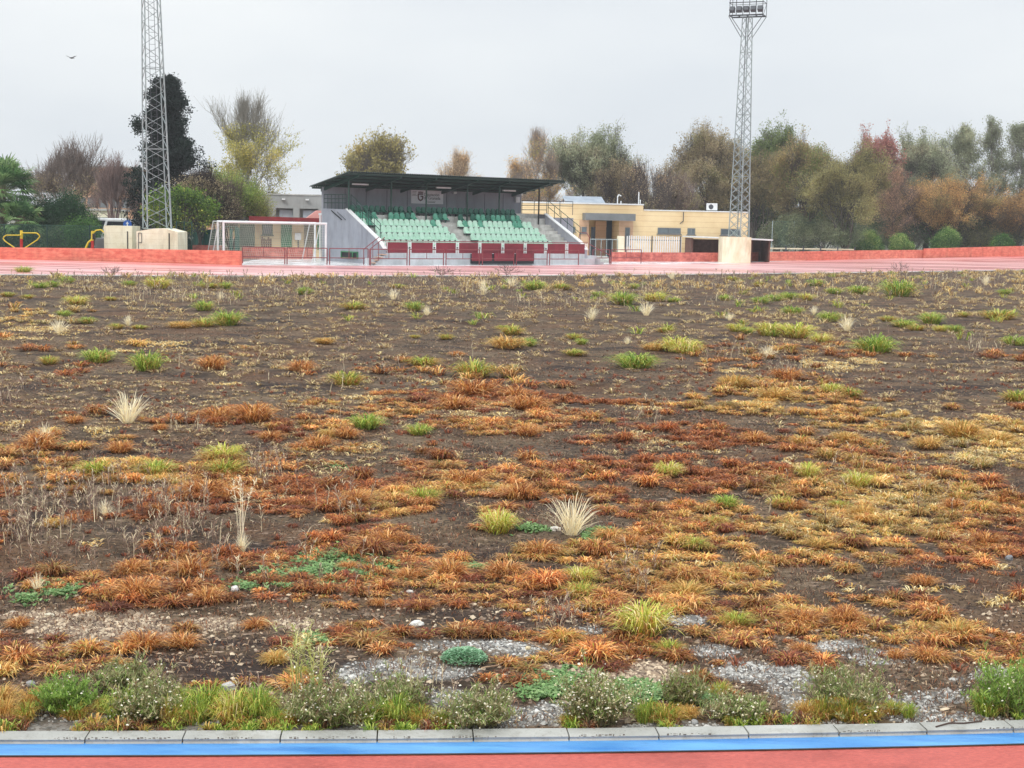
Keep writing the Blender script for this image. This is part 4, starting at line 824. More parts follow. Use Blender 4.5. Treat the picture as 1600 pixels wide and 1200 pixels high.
for z, n in ((.45, -.2), (.45, 0), (.7, .15), (.85, .17)): MB().box(-1.6, 1.0, n, n+.14 if z < .5 else n+.04, z, z+(.05 if z < .5 else .1), fb).build('slat', M_seatg, r_)
for s in (-1.4, .8): MB().box(s, s+.08, -.2, .14, 0, .44, fb).build('leg', M_black, r_)
# ---- far houses
def house(label, x0, x1, ytop, Y, m, rows, cols, yaw=0.05):
    fr = Frame(base(x0, Y), yaw); s1 = fr.hit(x1, 330)[0]; zt = fr.hit((x0+x1)/2, ytop)[1]; r_ = empty('apartment_building', fr.w(s1/2, 0, 0), label, 'building')
    MB().box(0, s1, 0, 9, -.1, zt, fr).build('wall', m, r_); MB().box(-.2, s1+.2, -.2, 9.2, zt, zt+.2, fr).build('roof', M_conc, r_)
    for i in range(rows):
        for j in range(cols):
            s = s1*(j+.5)/cols; z = zt-1.9-3*i; f = MB().box(s-.55, s+.55, -.04, -.002, z, z+1.25, fr).build('window', M_slate, r_)
house('peach apartment building half hidden behind the bare trees at the left', 118, 206, 262, 175, M_peach, 3, 5)
house('peach building seen between the cypress and the poplar', 305, 352, 277, 165, M_peach, 3, 3)
house('cream house behind the round clipped tree and white van', 128, 168, 329, 140, M_cream, 1, 3)
# ---- bird
c_ = at(111.5, 90.5, 60); r_ = empty('bird', c_, 'small dark bird flying in the grey sky, left of the tall tower', 'bird')
mb = MB(); s = .11
V = [(-.6, 0, .02), (-.35, .18, .0), (0, .26, .0), (.3, .16, 0), (.95, .05, -.03), (.3, -.16, 0), (0, -.26, 0), (-.35, -.18, 0), (0, 0, .2), (0, 0, -.22)]
V = [c_+np.array([x*1.2, y*.9, z*1.1])*s*1.3 for x, y, z in V]; mb.add(V, [(i, (i+1) % 8, 8) for i in range(8)]+[((i+1) % 8, i, 9) for i in range(8)])
for sgn in (-1, 1):
    W_ = [(-.2, .1*sgn, .05), (.25, .1*sgn, .05), (.2, .8*sgn, .5), (-.1, 1.3*sgn, .7), (-.35, .8*sgn, .55), (-.2, .1*sgn, .0), (.25, .1*sgn, .0), (.2, .8*sgn, .45), (-.1, 1.3*sgn, .66), (-.35, .8*sgn, .5)]
    mb.add([c_+np.array([y*1.25, x, z*.9])*s*1.3 for x, y, z in W_], [(0, 1, 2, 3, 4), (9, 8, 7, 6, 5)]+[(i, 5+i, 5+(i+1) % 5, (i+1) % 5) for i in range(5)])
mb.build('body', M_black, r_)
# ------------------------------------------------------------------ trees
def tubes(segs, sides=4):
    s = np.array(segs); a, b_, r0, r1 = s[:, :3], s[:, 3:6], s[:, 6:7], s[:, 7:8]
    d = b_-a; d /= np.linalg.norm(d, axis=1)[:, None]+1e-9; ref = np.where(np.abs(d[:, 2:3]) < .9, [[0, 0, 1.0]], [[1.0, 0, 0]])
    u = np.cross(d, ref); u /= np.linalg.norm(u, axis=1)[:, None]; v = np.cross(d, u); n = len(s)
    V = np.zeros((n, 2*sides, 3))
    for k in range(sides):
        t = 2*math.pi*k/sides; V[:, k] = a+(u*math.cos(t)+v*math.sin(t))*r0; V[:, sides+k] = b_+(u*math.cos(t)+v*math.sin(t))*r1
    base_ = np.arange(n)[:, None]*2*sides; q = np.concatenate([base_+np.array([[k, (k+1) % sides, sides+(k+1) % sides, sides+k]]) for k in range(sides)])
    return V.reshape(-1, 3), q
def norm(v): return v/(np.linalg.norm(v)+1e-9)
def grow(R, form, H, Wd, clear, levels, spread, kids, wig, upness):
    """returns (segments incl. level, twig points). The crown is later fitted to H x Wd."""
    segs = []; tips = []
    def branch(p, d, l, r, lev):
        nseg = 3 if lev < levels else 2; q = p
        for i in range(nseg):
            d = norm(d+R.normal(0, wig, 3)+np.array([0, 0, upness*.12])); q2 = q+d*l/nseg; r2 = r*(.82 if i < nseg-1 else .7); segs.append((*q, *q2, r, r2, lev))
            if lev >= levels-1: tips.append((*q2, lev))
            if lev < levels and i > 0:
                for c in range(kids if i == nseg-1 else max(1, kids-2)):
                    ax = norm(np.cross(d, R.normal(0, 1, 3))); an = spread*R.uniform(.55, 1.25)
                    branch(q2, norm(d*math.cos(an)+ax*math.sin(an)), l*R.uniform(.55, .85), r2*R.uniform(.5, .75), lev+1)
            q, r = q2, r2
    if form == 'spread':
        segs.append((0, 0, 0, 0, 0, clear, .032*H, .026*H, 0)); p = np.array([0, 0, clear]); nl = 7
        for k in range(nl):
            a = 2*math.pi*(k+R.uniform(-.3, .3))/nl; t = R.uniform(.25, .95)*spread*1.25; branch(p+np.array([0, 0, -R.uniform(0, .15)*clear]), norm(np.array([math.cos(a)*math.sin(t), math.sin(a)*math.sin(t), math.cos(t)])), H*.36, .017*H, 1)
    else:                                       # straight leader with limbs along it
        n = 22; P = [np.array([0, 0, 0.0])]
        for i in range(n): P.append(P[-1]+np.array([R.normal(0, .012*H*.3), R.normal(0, .012*H*.3), H/n])); segs.append((*P[-2], *P[-1], .022*H*(1-i/n)+.012, .022*H*(1-(i+1)/n)+.012, 0))
        nl = int(34 if form == 'column' else 64)
        for k in range(nl):
            t = clear/H+(1-clear/H)*((k+R.uniform(0, 1))/nl)*.97; i = min(n-1, int(t*n)); a = k*2.4+R.uniform(-.4, .4)
            prof = (math.sin(math.pi*min(1, (t-clear/H)/(1-clear/H)*.9+.12))**.7) if form == 'column' else ((1-t)**.55+.1)*R.uniform(.55, 1.1)
            up_ = spread; branch(P[i], norm(np.array([math.cos(a)*math.sin(up_), math.sin(a)*math.sin(up_), math.cos(up_)])), max(.4, Wd*.36*prof*R.uniform(.7, 1.2)), .006*H*(1-t)+.012, 2)
    return np.array(segs), np.array(tips)
def leaves(P, size, R, pal, clump, cols=None):
    n = len(P); a = R.normal(0, 1, (n, 3)); a /= np.linalg.norm(a, axis=1)[:, None]; b_ = np.cross(a, R.normal(0, 1, (n, 3))); b_ /= np.linalg.norm(b_, axis=1)[:, None]
    s = size*R.uniform(.6, 1.4, (n, 1)); V = np.stack([P-a*s*.5, P+b_*s*.32, P+a*s*.5, P-b_*s*.32], 1).reshape(-1, 3)
    q = np.arange(n)[:, None]*4+np.arange(4)[None, :]
    pal = np.array(pal); k = np.clip((clump*len(pal)+R.normal(0, .4, n)).astype(int), 0, len(pal)-1); c = pal[k]*R.uniform(.88, 1.12, (n, 1))
    return V, q, np.repeat(c, 4, 0)
def tree(name, label, cat, x, ytop, wpx, Y, form='spread', levels=4, spread=.55, kids=3, wig=.12, upness=1.0, clear=.2, pal=None, nleaf=10, lsize=.2, lspread=.35, leaf_lo=0.0, leaf_hi=1.0, bark=(.11, .09, .08), seed=0, group=None, twig=1.0, depthk=.8, z0=0.0, xoff=0.0, barkvar=.3, whips=2, wl=1.1, irr=.3):
    R = np.random.default_rng(seed+100); b_ = base(x, Y, z0); zt = at(x, ytop, Y)[2]; H = (zt-z0)*(1+.18*irr*(form != 'cone')); Wd = wpx*Y/F_PX
    segs, tips = grow(R, form, H, Wd, clear*H, levels, spread, kids, wig, upness)
    # fit crown to the wanted box
    allp = segs[:, 3:6]; top = np.percentile(allp[:, 2], 99.7); kz = H/top
    cr_ = allp[allp[:, 2] > clear*H*.9]; xr = np.percentile(np.abs(cr_[:, 0]-cr_[:, 0].mean()), 98); yr = np.percentile(np.abs(cr_[:, 1]-cr_[:, 1].mean()), 98)
    kx, ky = Wd*.5/max(xr, .1), Wd*.5*depthk/max(yr, .1); mxo = cr_[:, 0].mean(); myo = cr_[:, 1].mean()
    def fit(p):
        f = np.clip(p[:, 2]/max(clear*H, .3), 0, 1)[:, None]; o = np.column_stack([(p[:, 0]-mxo*f[:, 0])*kx, (p[:, 1]-myo*f[:, 0])*ky, p[:, 2]*kz]); o[:, :2] = np.where(f > .05, o[:, :2], p[:, :2])
        if form != 'cone' and H > 4.5: o[:, 2] *= 1-irr*vnoise(o[:, 0]*.5+seed*3.1, o[:, 1]*.5, seed)*f[:, 0]; o[:, 0] *= 1+irr*.8*(vnoise(o[:, 2]*.6+seed, np.sign(o[:, 0])*3+seed, 7)-.6)*f[:, 0]
        return o
    A_ = fit(segs[:, :3]); B_ = fit(segs[:, 3:6]); rad = segs[:, 6:8]*np.where(segs[:, 8:9] >= levels-1, twig, 1); rad = np.maximum(rad, .008*twig)
    T0 = fit(tips[:, :3])
    if whips:                                   # fine end shoots, mostly pointing up and outwards
        i = np.repeat(np.arange(len(T0)), whips); out = T0[i]-np.array([0, 0, H*.45]); out /= np.linalg.norm(out, axis=1)[:, None]+1e-6
        d = out*.5+R.normal(0, .3, (len(i), 3))+np.array([0, 0, .5]); d /= np.linalg.norm(d, axis=1)[:, None]; l = wl*R.uniform(.4, 1.1, (len(i), 1)); E = T0[i]+d*l
        A_ = np.concatenate([A_, T0[i]]); B_ = np.concatenate([B_, E]); rad = np.concatenate([rad, np.tile([.008*twig, .004*twig], (len(i), 1))]); segs = np.concatenate([segs, np.zeros((len(i), 9))])
        T0 = np.concatenate([T0, T0[i]*.75+E*.25, T0[i]*.5+E*.5, T0[i]*.25+E*.75, E])
    V, q = tubes(np.column_stack([A_, B_, rad]), 3)
    root = empty(name, b_, label, cat, group)
    col = np.array(bark)[None, :]*R.uniform(1-barkvar, 1+barkvar, (len(segs), 1)); col = np.repeat(col, 6, 0)
    tr = link('trunk', mesh_np('trunk', V, [q], col), M_BARK, root)
    if pal is not None and nleaf:
        T = T0; nleaf = nleaf*(1.0 if whips else 2)*(.36 if whips else 1.1); lspread = lspread*(.42 if whips else 1); lsize = lsize*.54; h = T[:, 2]/H; keep = (h >= leaf_lo) & (h <= leaf_hi); 
        soft = R.uniform(0, 1, len(T)) < np.clip((leaf_hi-h)/.15, 0, 1)*np.clip((h-leaf_lo)/.08+.2, 0, 1); T = T[keep & soft] if leaf_hi < 1 or leaf_lo > 0 else T
        cl = fbm(T[:, 0]*.55+seed, T[:, 2]*.55, seed, 2)*.7+.15+R.normal(0, .06, len(T)); cnt = R.poisson(nleaf*np.clip(fbm(T[:, 0]*.8, T[:, 2]*.8+T[:, 1]*.6, seed+5, 2)*3.4-.85, .05, 2.2))
        P = np.repeat(T, cnt, 0)+R.normal(0, lspread, (cnt.sum(), 3))*np.array([1, 1, .75]); P[:, 2] = np.maximum(P[:, 2], .15)
        V, q, c = leaves(P, lsize, R, pal, np.repeat(cl, cnt)); link('crown', mesh_np('crown', V, [q], c), M_LEAF, root)
    return root
s_ = lambda *c: [tuple(v*1.58 for v in srgb(*x)) for x in c]
OLIVE = s_((100, 98, 62), (122, 118, 76), (142, 136, 90), (152, 138, 94)); GREYG = s_((108, 114, 90), (130, 136, 110), (154, 156, 128), (160, 152, 126))
BROWN = s_((116, 106, 82), (136, 122, 94), (152, 138, 108), (124, 122, 86)); YEL = s_((116, 116, 62), (146, 142, 78), (172, 164, 94), (188, 172, 104))
ORNG = s_((134, 112, 74), (162, 130, 82), (180, 146, 96), (138, 126, 80), (124, 114, 80)); REDT = s_((138, 98, 90), (158, 110, 102), (172, 130, 116)); DKG = s_((18, 28, 25), (23, 37, 31), (32, 48, 36)); PALE = s_((172, 152, 124), (192, 172, 142), (196, 160, 116)); GRN = s_((44, 74, 38), (66, 98, 48), (92, 122, 56))
TG = 'autumn trees behind the track'
tree('bare_tree', 'broad brown nearly bare tree behind the dark shrub at the left', 'tree', 108, 226, 118, 106, levels=5, kids=3, spread=.5, pal=BROWN, nleaf=2.6, leaf_hi=.7, lsize=.2, seed=1, group=TG, bark=(.24, .19, .165), twig=1.5, clear=.12, whips=1, wl=.8, wig=.2)
tree('bare_tree', 'thin bare reddish tree between the brown tree and the left tower', 'tree', 182, 244, 70, 101, levels=5, kids=3, spread=.5, seed=2, group=TG, bark=(.27, .19, .17), twig=1.5, clear=.2, whips=1, wl=.7, wig=.2)
tree('cypress', 'tall ragged dark cypress behind the left floodlight tower', 'tree', 260, 124, 102, 96, form='cone', levels=4, spread=1.15, kids=3, wig=.16, upness=.9, clear=.03, pal=DKG, nleaf=26, lsize=.24, lspread=.17, whips=0, seed=3, bark=(.05, .04, .035), depthk=1)
tree('bare_tree', 'dark trunked brown tree right of the left floodlight tower', 'tree', 315, 262, 74, 90, levels=5, kids=3, spread=.62, pal=BROWN, nleaf=2.2, leaf_hi=.9, lsize=.17, seed=4, group=TG, bark=(.07, .055, .05), twig=1.3, clear=.24)
tree('poplar', 'yellow leaved poplar with bare upright top shoots left of the grandstand', 'tree', 388, 156, 98, 112, form='column', levels=4, spread=.42, kids=3, wig=.07, upness=2.2, pal=YEL, nleaf=12, leaf_hi=.84, lsize=.24, seed=5, bark=(.30, .28, .24), twig=1.4, clear=.06, whips=2, wl=1.5, irr=.1)
tree('feathery_bush', 'soft yellow green bush overlapping the grey shuttered building', 'bush', 366, 290, 84, 93, levels=4, spread=.6, pal=s_((88, 112, 52), (120, 136, 66), (140, 140, 80)), nleaf=14, lsize=.15, seed=6, clear=.06)
tree('brown_shrub', 'brown twiggy shrub between the dark trunk and the yellow green bush', 'bush', 345, 283, 50, 92, levels=5, spread=.5, pal=BROWN, nleaf=2.5, lsize=.15, seed=66, clear=.08, bark=(.14, .10, .09), twig=1.3)
tree('loquat_shrub', 'yellow green broad leaved shrub behind the left tower block', 'bush', 286, 322, 66, 86, levels=4, spread=.65, pal=s_((58, 84, 36), (100, 124, 50), (168, 168, 80)), nleaf=12, lsize=.24, seed=7, clear=.05)
tree('dark_shrub', 'rounded dark green shrub right of the palm', 'bush', 88, 311, 76, 94, levels=4, spread=.8, pal=s_((28, 56, 34), (38, 70, 42), (54, 86, 48)), nleaf=24, lsize=.2, seed=8, clear=.04, whips=0)
tree('sago_shrub', 'low green arching shrub behind the mesh fence left of the stepper', 'bush', 128, 348, 34, 86, levels=3, spread=.8, kids=4, pal=GRN, nleaf=14, lsize=.22, seed=88, clear=.03, whips=0)
tree('low_hedge', 'low dark hedge behind the mesh fence, left end', 'hedge', 12, 362, 60, 88, levels=3, spread=1.0, kids=4, pal=s_((36, 56, 34), (56, 76, 44)), nleaf=22, lsize=.2, seed=89, clear=.02, whips=0)
tree('low_hedge', 'low dark hedge behind the mesh fence, below the bare brown tree', 'hedge', 106, 366, 50, 87, levels=3, spread=1.0, kids=4, pal=s_((42, 60, 38), (70, 84, 56)), nleaf=22, lsize=.2, seed=90, clear=.02, whips=0)
tree('clipped_tree', 'small round clipped tree above the exercise stepper', 'tree', 146, 338, 16, 90, levels=3, spread=1.1, kids=4, pal=s_((40, 66, 34), (60, 86, 40)), nleaf=30, lsize=.12, lspread=.12, seed=9, clear=.72, whips=0)
tree('young_tree', 'leafy yellow green tree crown rising above the left part of the stand roof', 'tree', 592, 208, 86, 128, levels=5, spread=.5, whips=1, irr=.15, pal=s_((124, 116, 72), (152, 142, 92), (174, 158, 104)), nleaf=1.8, lsize=.4, lspread=.3, seed=10, group=TG, bark=(.2, .17, .15), clear=.25)
tree('young_tree', 'small peach coloured thin tree above the middle of the stand roof', 'tree', 718, 236, 46, 128, form='column', levels=4, irr=.12, spread=.42, pal=PALE, nleaf=2.6, lsize=.2, seed=11, group=TG, bark=(.32, .24, .2), clear=.2)
tree('thin_poplar', 'tall pale sparse poplar above the right end of the stand roof', 'tree', 833, 208, 46, 124, form='column', levels=4, irr=.12, spread=.35, pal=PALE+YEL[2:], nleaf=1.7, lsize=.18, seed=12, group=TG, bark=(.34, .28, .24), clear=.15)
tree('thin_poplar', 'orange leaved sparse poplar close behind the stand roof end', 'tree', 858, 232, 44, 126, form='column', levels=4, irr=.12, spread=.4, pal=s_((186, 154, 106), (200, 170, 120), (150, 140, 84)), nleaf=2.4, leaf_hi=.8, lsize=.2, seed=13, group=TG, bark=(.34, .28, .24), clear=.15)
tree('thin_poplar', 'short orange poplar just above the stand roof, left of the pale poplar', 'tree', 810, 262, 36, 126, form='column', levels=4, irr=.12, spread=.42, pal=s_((186, 154, 106), (200, 170, 120), (170, 150, 84)), nleaf=2.4, lsize=.2, seed=14, group=TG, bark=(.34, .28, .24), clear=.15)
tree('willow', 'large grey green willow behind the tan building', 'tree', 922, 199, 128, 134, levels=5, spread=.5, pal=GREYG, nleaf=6, lsize=.26, lspread=.4, seed=15, group=TG, bark=(.13, .11, .1), clear=.2)
tree('willow', 'brown green lower tree at the right shoulder of the grey willow', 'tree', 968, 236, 66, 130, levels=5, spread=.5, pal=BROWN, nleaf=4, lsize=.22, seed=16, group=TG, bark=(.13, .1, .09), clear=.2)
tree('bare_tree', 'bare crooked dark limbed tree above the tan building', 'tree', 1008, 243, 84, 128, levels=5, spread=.6, wig=.25, whips=1, wl=.6, seed=17, group=TG, bark=(.13, .105, .095), twig=1.1, clear=.25, pal=PALE, nleaf=.35, lsize=.16)
tree('bare_tree', 'bare reddish tree behind the low tan wing', 'tree', 1052, 262, 76, 130, levels=5, spread=.55, wig=.2, whips=1, wl=.7, seed=18, group=TG, bark=(.22, .16, .14), twig=1.4, clear=.2, pal=BROWN, nleaf=1.2, lsize=.18)
tree('broadleaf_tree', 'wide brown green tree left of the right floodlight tower', 'tree', 1108, 200, 130, 138, levels=5, spread=.55, pal=BROWN[:3]+OLIVE[1:3], nleaf=6, lsize=.26, lspread=.4, seed=19, group=TG, bark=(.12, .1, .085), clear=.1)
tree('broadleaf_tree', 'tall green topped tree right of the right floodlight tower', 'tree', 1212, 190, 112, 146, levels=5, spread=.45, pal=s_((84, 96, 56), (110, 124, 70), (132, 138, 84)), nleaf=7, lsize=.28, lspread=.4, seed=20, group=TG, bark=(.12, .1, .085), clear=.1)
tree('broadleaf_tree', 'tan brown tree directly behind the right floodlight tower', 'tree', 1175, 222, 110, 136, levels=5, spread=.55, pal=s_((112, 102, 76), (132, 118, 86), (120, 114, 78)), nleaf=7, lsize=.26, lspread=.4, seed=21, group=TG, bark=(.12, .1, .085), clear=.06)
tree('broadleaf_tree', 'ochre tree with bright green low twigs before the green topped tree', 'tree', 1252, 214, 90, 134, levels=5, spread=.5, pal=s_((112, 126, 66), (138, 124, 82), (156, 136, 94)), nleaf=7, lsize=.24, lspread=.36, seed=22, group=TG, bark=(.14, .11, .09), clear=.06)
tree('broadleaf_tree', 'dense olive green tree left of the red leaved tree', 'tree', 1318, 232, 128, 130, levels=5, spread=.6, pal=OLIVE, nleaf=9, lsize=.22, lspread=.36, seed=23, group=TG, bark=(.1, .085, .07), clear=.06)
tree('red_tree', 'red leaved tree crown above the olive tree', 'tree', 1356, 208, 84, 148, levels=5, spread=.5, pal=REDT, nleaf=4.5, lsize=.3, lspread=.32, seed=24, group=TG, bark=(.16, .11, .1), clear=.25)
tree('thin_poplar', 'pinkish sparse tree between the olive tree and the orange tree', 'tree', 1392, 270, 54, 138, form='column', levels=4, irr=.12, spread=.5, pal=s_((178, 144, 122), (164, 132, 106), (146, 124, 94)), nleaf=3.2, lsize=.2, seed=25, group=TG, bark=(.2, .15, .13), clear=.1)
tree('grey_poplar', 'loose grey green poplar rising left behind the orange tree', 'tree', 1445, 206, 92, 150, levels=5, spread=.4, pal=GREYG, nleaf=5, lsize=.28, lspread=.36, seed=26, group=TG, bark=(.16, .14, .13), clear=.15)
tree('grey_poplar', 'mid grey poplar with bare gaps behind the orange tree', 'tree', 1498, 200, 70, 152, form='column', levels=4, irr=.12, spread=.4, pal=GREYG, nleaf=6, lsize=.28, lspread=.36, seed=27, group=TG, bark=(.2, .18, .17), clear=.15)
tree('grey_poplar', 'tall thin grey poplar at the right, left of the frame edge poplar', 'tree', 1545, 190, 56, 152, form='column', levels=4, irr=.12, spread=.33, pal=GREYG[:3], nleaf=4, lsize=.26, lspread=.32, seed=28, group=TG, bark=(.24, .22, .2), clear=.1)
tree('grey_poplar', 'tall thin grey poplar at the frame edge on the right', 'tree', 1585, 188, 60, 152, form='column', levels=4, irr=.12, spread=.33, pal=GREYG[:3], nleaf=4.5, lsize=.26, lspread=.32, seed=29, group=TG, bark=(.2, .18, .17), clear=.1)
tree('grey_poplar', 'grey poplar partly outside the right frame edge', 'tree', 1650, 196, 80, 152, levels=5, spread=.4, pal=GREYG, nleaf=5, lsize=.28, seed=30, group=TG, bark=(.2, .18, .17), clear=.1)
tree('orange_tree', 'wide orange brown autumn tree above the banked red wall', 'tree', 1470, 268, 196, 141, levels=5, spread=.7, pal=ORNG, nleaf=6.5, lsize=.21, lspread=.36, seed=31, group=TG, bark=(.12, .085, .07), clear=.08)
tree('orange_tree', 'orange brown tree cut by the right frame edge', 'tree', 1600, 296, 110, 140, levels=5, spread=.65, pal=ORNG[:2]+BROWN[:2], nleaf=6, lsize=.22, seed=32, group=TG, bark=(.14, .1, .09), clear=.08)
HG = s_((88, 98, 72), (112, 120, 90), (136, 140, 110))
tree('olive_hedge', 'grey green olive hedge clump just right of the shelter', 'hedge', 1232, 350, 66, 131, levels=4, spread=.8, pal=HG, nleaf=12, lsize=.18, seed=33, clear=.05, group='olive hedge clumps')
tree('olive_hedge', 'grey green olive hedge clump behind the tall thin wire fence', 'hedge', 1290, 356, 80, 131, levels=4, spread=.8, pal=HG, nleaf=12, lsize=.18, seed=34, clear=.05, group='olive hedge clumps')
tree('olive_hedge', 'dark green hedge between the first two round bushes', 'hedge', 1385, 362, 90, 140, levels=4, spread=.9, pal=GRN[:1]+HG[:2], nleaf=12, lsize=.2, seed=35, clear=.05, group='olive hedge clumps')
tree('olive_hedge', 'dark hedge below the wide orange tree', 'hedge', 1520, 366, 100, 140, levels=4, spread=.9, pal=DKG[2:]+OLIVE[:2], nleaf=12, lsize=.2, seed=36, clear=.05, group='olive hedge clumps')
RB = s_((40, 72, 34), (60, 96, 44), (110, 136, 70), (170, 176, 110))
for x, y, wd, sd, lb in ((1352, 366, 36, 37, 'leftmost round green bush on the red wall at the right, the widest one'), (1405, 371, 28, 38, 'second round green bush from the left behind the red wall'), (1476, 361, 32, 39, 'tallest round green bush with pale top, below the orange tree'), (1563, 372, 28, 40, 'darkest round green bush, nearest the right frame edge')):
    tree('round_bush', lb, 'bush', x, y, wd, 134, levels=3, spread=1.0, kids=4, pal=RB, nleaf=34, lsize=.2, lspread=.2, seed=sd, clear=.05, whips=0, group='round green bushes behind the wall', depthk=1)
for x, y, wd, Y, sd, lb in ((1150, 262, 110, 158, 50, 'distant brown tree seen through the lattice of the right tower'), (1390, 250, 120, 165, 51, 'distant olive tree behind the red leaved tree'), (1070, 300, 120, 160, 52, 'distant brown thicket tree behind the low tan wing')):
    tree('broadleaf_tree', lb, 'tree', x, y, wd, Y, levels=5, spread=.6, pal=BROWN[:2]+OLIVE[1:], nleaf=7, lsize=.3, lspread=.5, seed=sd, group=TG, bark=(.12, .1, .085), clear=.05)
for x, y, wd, Y, sd, lb in ((1175, 318, 70, 141, 60, 'dark green undergrowth bush just right of the low tan wing'), (1225, 326, 80, 143, 61, 'dark undergrowth bush behind the first olive hedge clump'), (1290, 322, 90, 143, 62, 'undergrowth bush under the dense olive tree'), (1360, 320, 90, 146, 63, 'undergrowth bush behind the widest round bush'), (1425, 330, 80, 148, 64, 'undergrowth bush behind the second round bush'), (1500, 330, 90, 148, 65, 'undergrowth bush behind the tallest round bush'), (1575, 334, 90, 148, 67, 'undergrowth bush nearest the right frame edge')):
    tree('undergrowth_bush', lb, 'bush', x, y, wd, Y, levels=4, spread=.8, pal=OLIVE[:2]+GRN[:1]+BROWN[:1], nleaf=14, lsize=.26, lspread=.4, seed=sd, clear=.04, group='undergrowth below the trees', bark=(.1, .085, .07))
for x, py, w_, h_, lb in ((1405, 428, 30, 18, 'low dark twiggy weed on the far field edge at the right'), (792, 432, 44, 18, 'purplish twiggy weed on the far field edge before the lower red panels'), (690, 432, 40, 14, 'thin purplish twiggy weed on the far field edge left of the lower red panels'), (175, 432, 30, 14, 'grey green weed on the far field edge below the cream blocks')):
    Yw = ground(x, py)[1]; tree('twiggy_weed', lb, 'weed', x, py-h_, w_, Yw, levels=2, kids=3, spread=.9, whips=1, wl=.16, twig=.9, seed=x, clear=.1, bark=(.24, .17, .16), irr=0)
# fan palms
def palm(label, x, ycrown, ytop, wpx, Y, seed, nf=46):
    R = np.random.default_rng(seed); b_ = base(x, Y); zc = at(x, ycrown, Y)[2]; zt = at(x, ytop, Y)[2]; r_ = empty('fan_palm', b_, label, 'palm', 'fan palms at the left'); rad = wpx*Y/F_PX/2
    sg_ = [(0, 0, z, 0, 0, z+.3, .24-.02*(z % .6), .22) for z in np.arange(0, zc, .3)]; V, q = tubes(sg_, 8); link('trunk', mesh_np('trunk', V, [q], np.tile([.16, .12, .09], (len(V), 1))), M_BARK, r_)
    VV = []; QQ = []; CC = []; SG = []
    for k in range(nf):
        el = R.uniform(-.75, 1.45); az = R.uniform(0, 6.283); d = np.array([math.cos(az)*math.cos(el), math.sin(az)*math.cos(el), math.sin(el)]); pl = rad*R.uniform(.5, .8); c = np.array([0, 0, zc]); hub = c+d*pl*np.array([1, 1, (zt-zc)/rad])-np.array([0, 0, .08]); SG.append((*c, *hub, .02, .015))
        sd = norm(np.cross(d, [0, 0, 1.0])); upv = np.cross(sd, d); colr = np.array(s_((72, 104, 58), (98, 128, 74), (122, 144, 96), (50, 78, 44))[R.integers(4)])
        if el < -.45 and R.random() < .4: colr = np.array(srgb(150, 120, 78))
        for j in range(22):
            t = -1.9+3.8*j/21; ld = norm(d*math.cos(t)+sd*math.sin(t)+upv*R.normal(0, .06)); l = rad*R.uniform(.5, .66)*(1-.25*abs(t)/1.9); m_ = hub+ld*l*.6; e = hub+ld*l-np.array([0, 0, l*R.uniform(.1, .35)]); pw = norm(np.cross(ld, upv))*.05
            i = len(VV); VV += [hub, m_-pw, e, m_+pw]; QQ.append((i, i+1, i+2, i+3)); CC += [colr*R.uniform(.8, 1.2)]*4
    V, q = tubes(SG, 4); link('stalks', mesh_np('stalks', V, [q], np.tile([.2, .22, .1], (len(V), 1))), M_BARK, r_)
    link('fronds', mesh_np('fronds', np.array(VV), [np.array(QQ)], np.array(CC)), M_LEAF, r_)
palm('tall fan palm cut by the left frame edge', 6, 300, 250, 112, 92, 1, 90)
palm('low olive green fan palm under the taller palm', 34, 345, 318, 76, 89, 2, 60)
# ------------------------------------------------------------------ field vegetation
def blades(root, az, reach, hgt, phi, wd, col, R, segs=3):
    """curved tapering blades; every argument is per blade"""
    n = len(root); ts = np.array([0, .38, .72, 1.0]); wf = np.array([.8, 1.0, .7]); d = np.column_stack([np.cos(az), np.sin(az), np.zeros(n)]); tw = az+np.pi/2+R.normal(0, .7, n); sdv = np.column_stack([np.cos(tw), np.sin(tw), np.zeros(n)])
    bend = R.normal(0, .42, n); V = np.zeros((n, 7, 3)); den = np.where(phi > np.pi/2, 1.0, np.sin(phi))
    for k, t in enumerate(ts):
        side = np.column_stack([-np.sin(az), np.cos(az), np.zeros(n)])*(bend*reach*t*t)[:, None]
        p = root+d*(reach*t**1.15)[:, None]+side; p[:, 2] = root[:, 2]+hgt*np.sin(phi*t)/den
        if k < 3: V[:, 2*k] = p-sdv*(wd*wf[k]*.5)[:, None]; V[:, 2*k+1] = p+sdv*(wd*wf[k]*.5)[:, None]
        else: V[:, 6] = p
    i = np.arange(n)[:, None]*7; q = np.concatenate([i+np.array([[0, 1, 3, 2]]), i+np.array([[2, 3, 5, 4]])]); t = i+np.array([[4, 5, 6]])
    return V.reshape(-1, 3), q, t, np.repeat(col, 7, 0)
def merge(parts):
    V = []; Q = []; T = []; C = []; k = 0
    for v, q, t, c in parts: V.append(v); Q.append(q+k); T.append(t+k); C.append(c); k += len(v)
    return np.concatenate(V), np.concatenate(Q), np.concatenate(T), np.concatenate(C)
def pick(pal, n, R, var=.18):
    pal = np.array(pal); return pal[R.integers(0, len(pal), n)]*R.uniform(1-var, 1+var, (n, 1))
c_ = lambda *x: [tuple(v*1.22 for v in srgb(*k)) for k in x]
RUST = c_((176, 112, 58), (194, 130, 70), (152, 92, 50), (214, 160, 96), (120, 74, 44), (228, 186, 128), (182, 136, 68)); GOLD = c_((200, 160, 88), (218, 182, 112), (186, 144, 78), (174, 126, 72), (160, 146, 76)); STRAW = c_((222, 204, 150), (206, 184, 128), (232, 216, 168)); DRED = c_((128, 72, 50), (108, 58, 44), (148, 86, 58), (160, 100, 68))
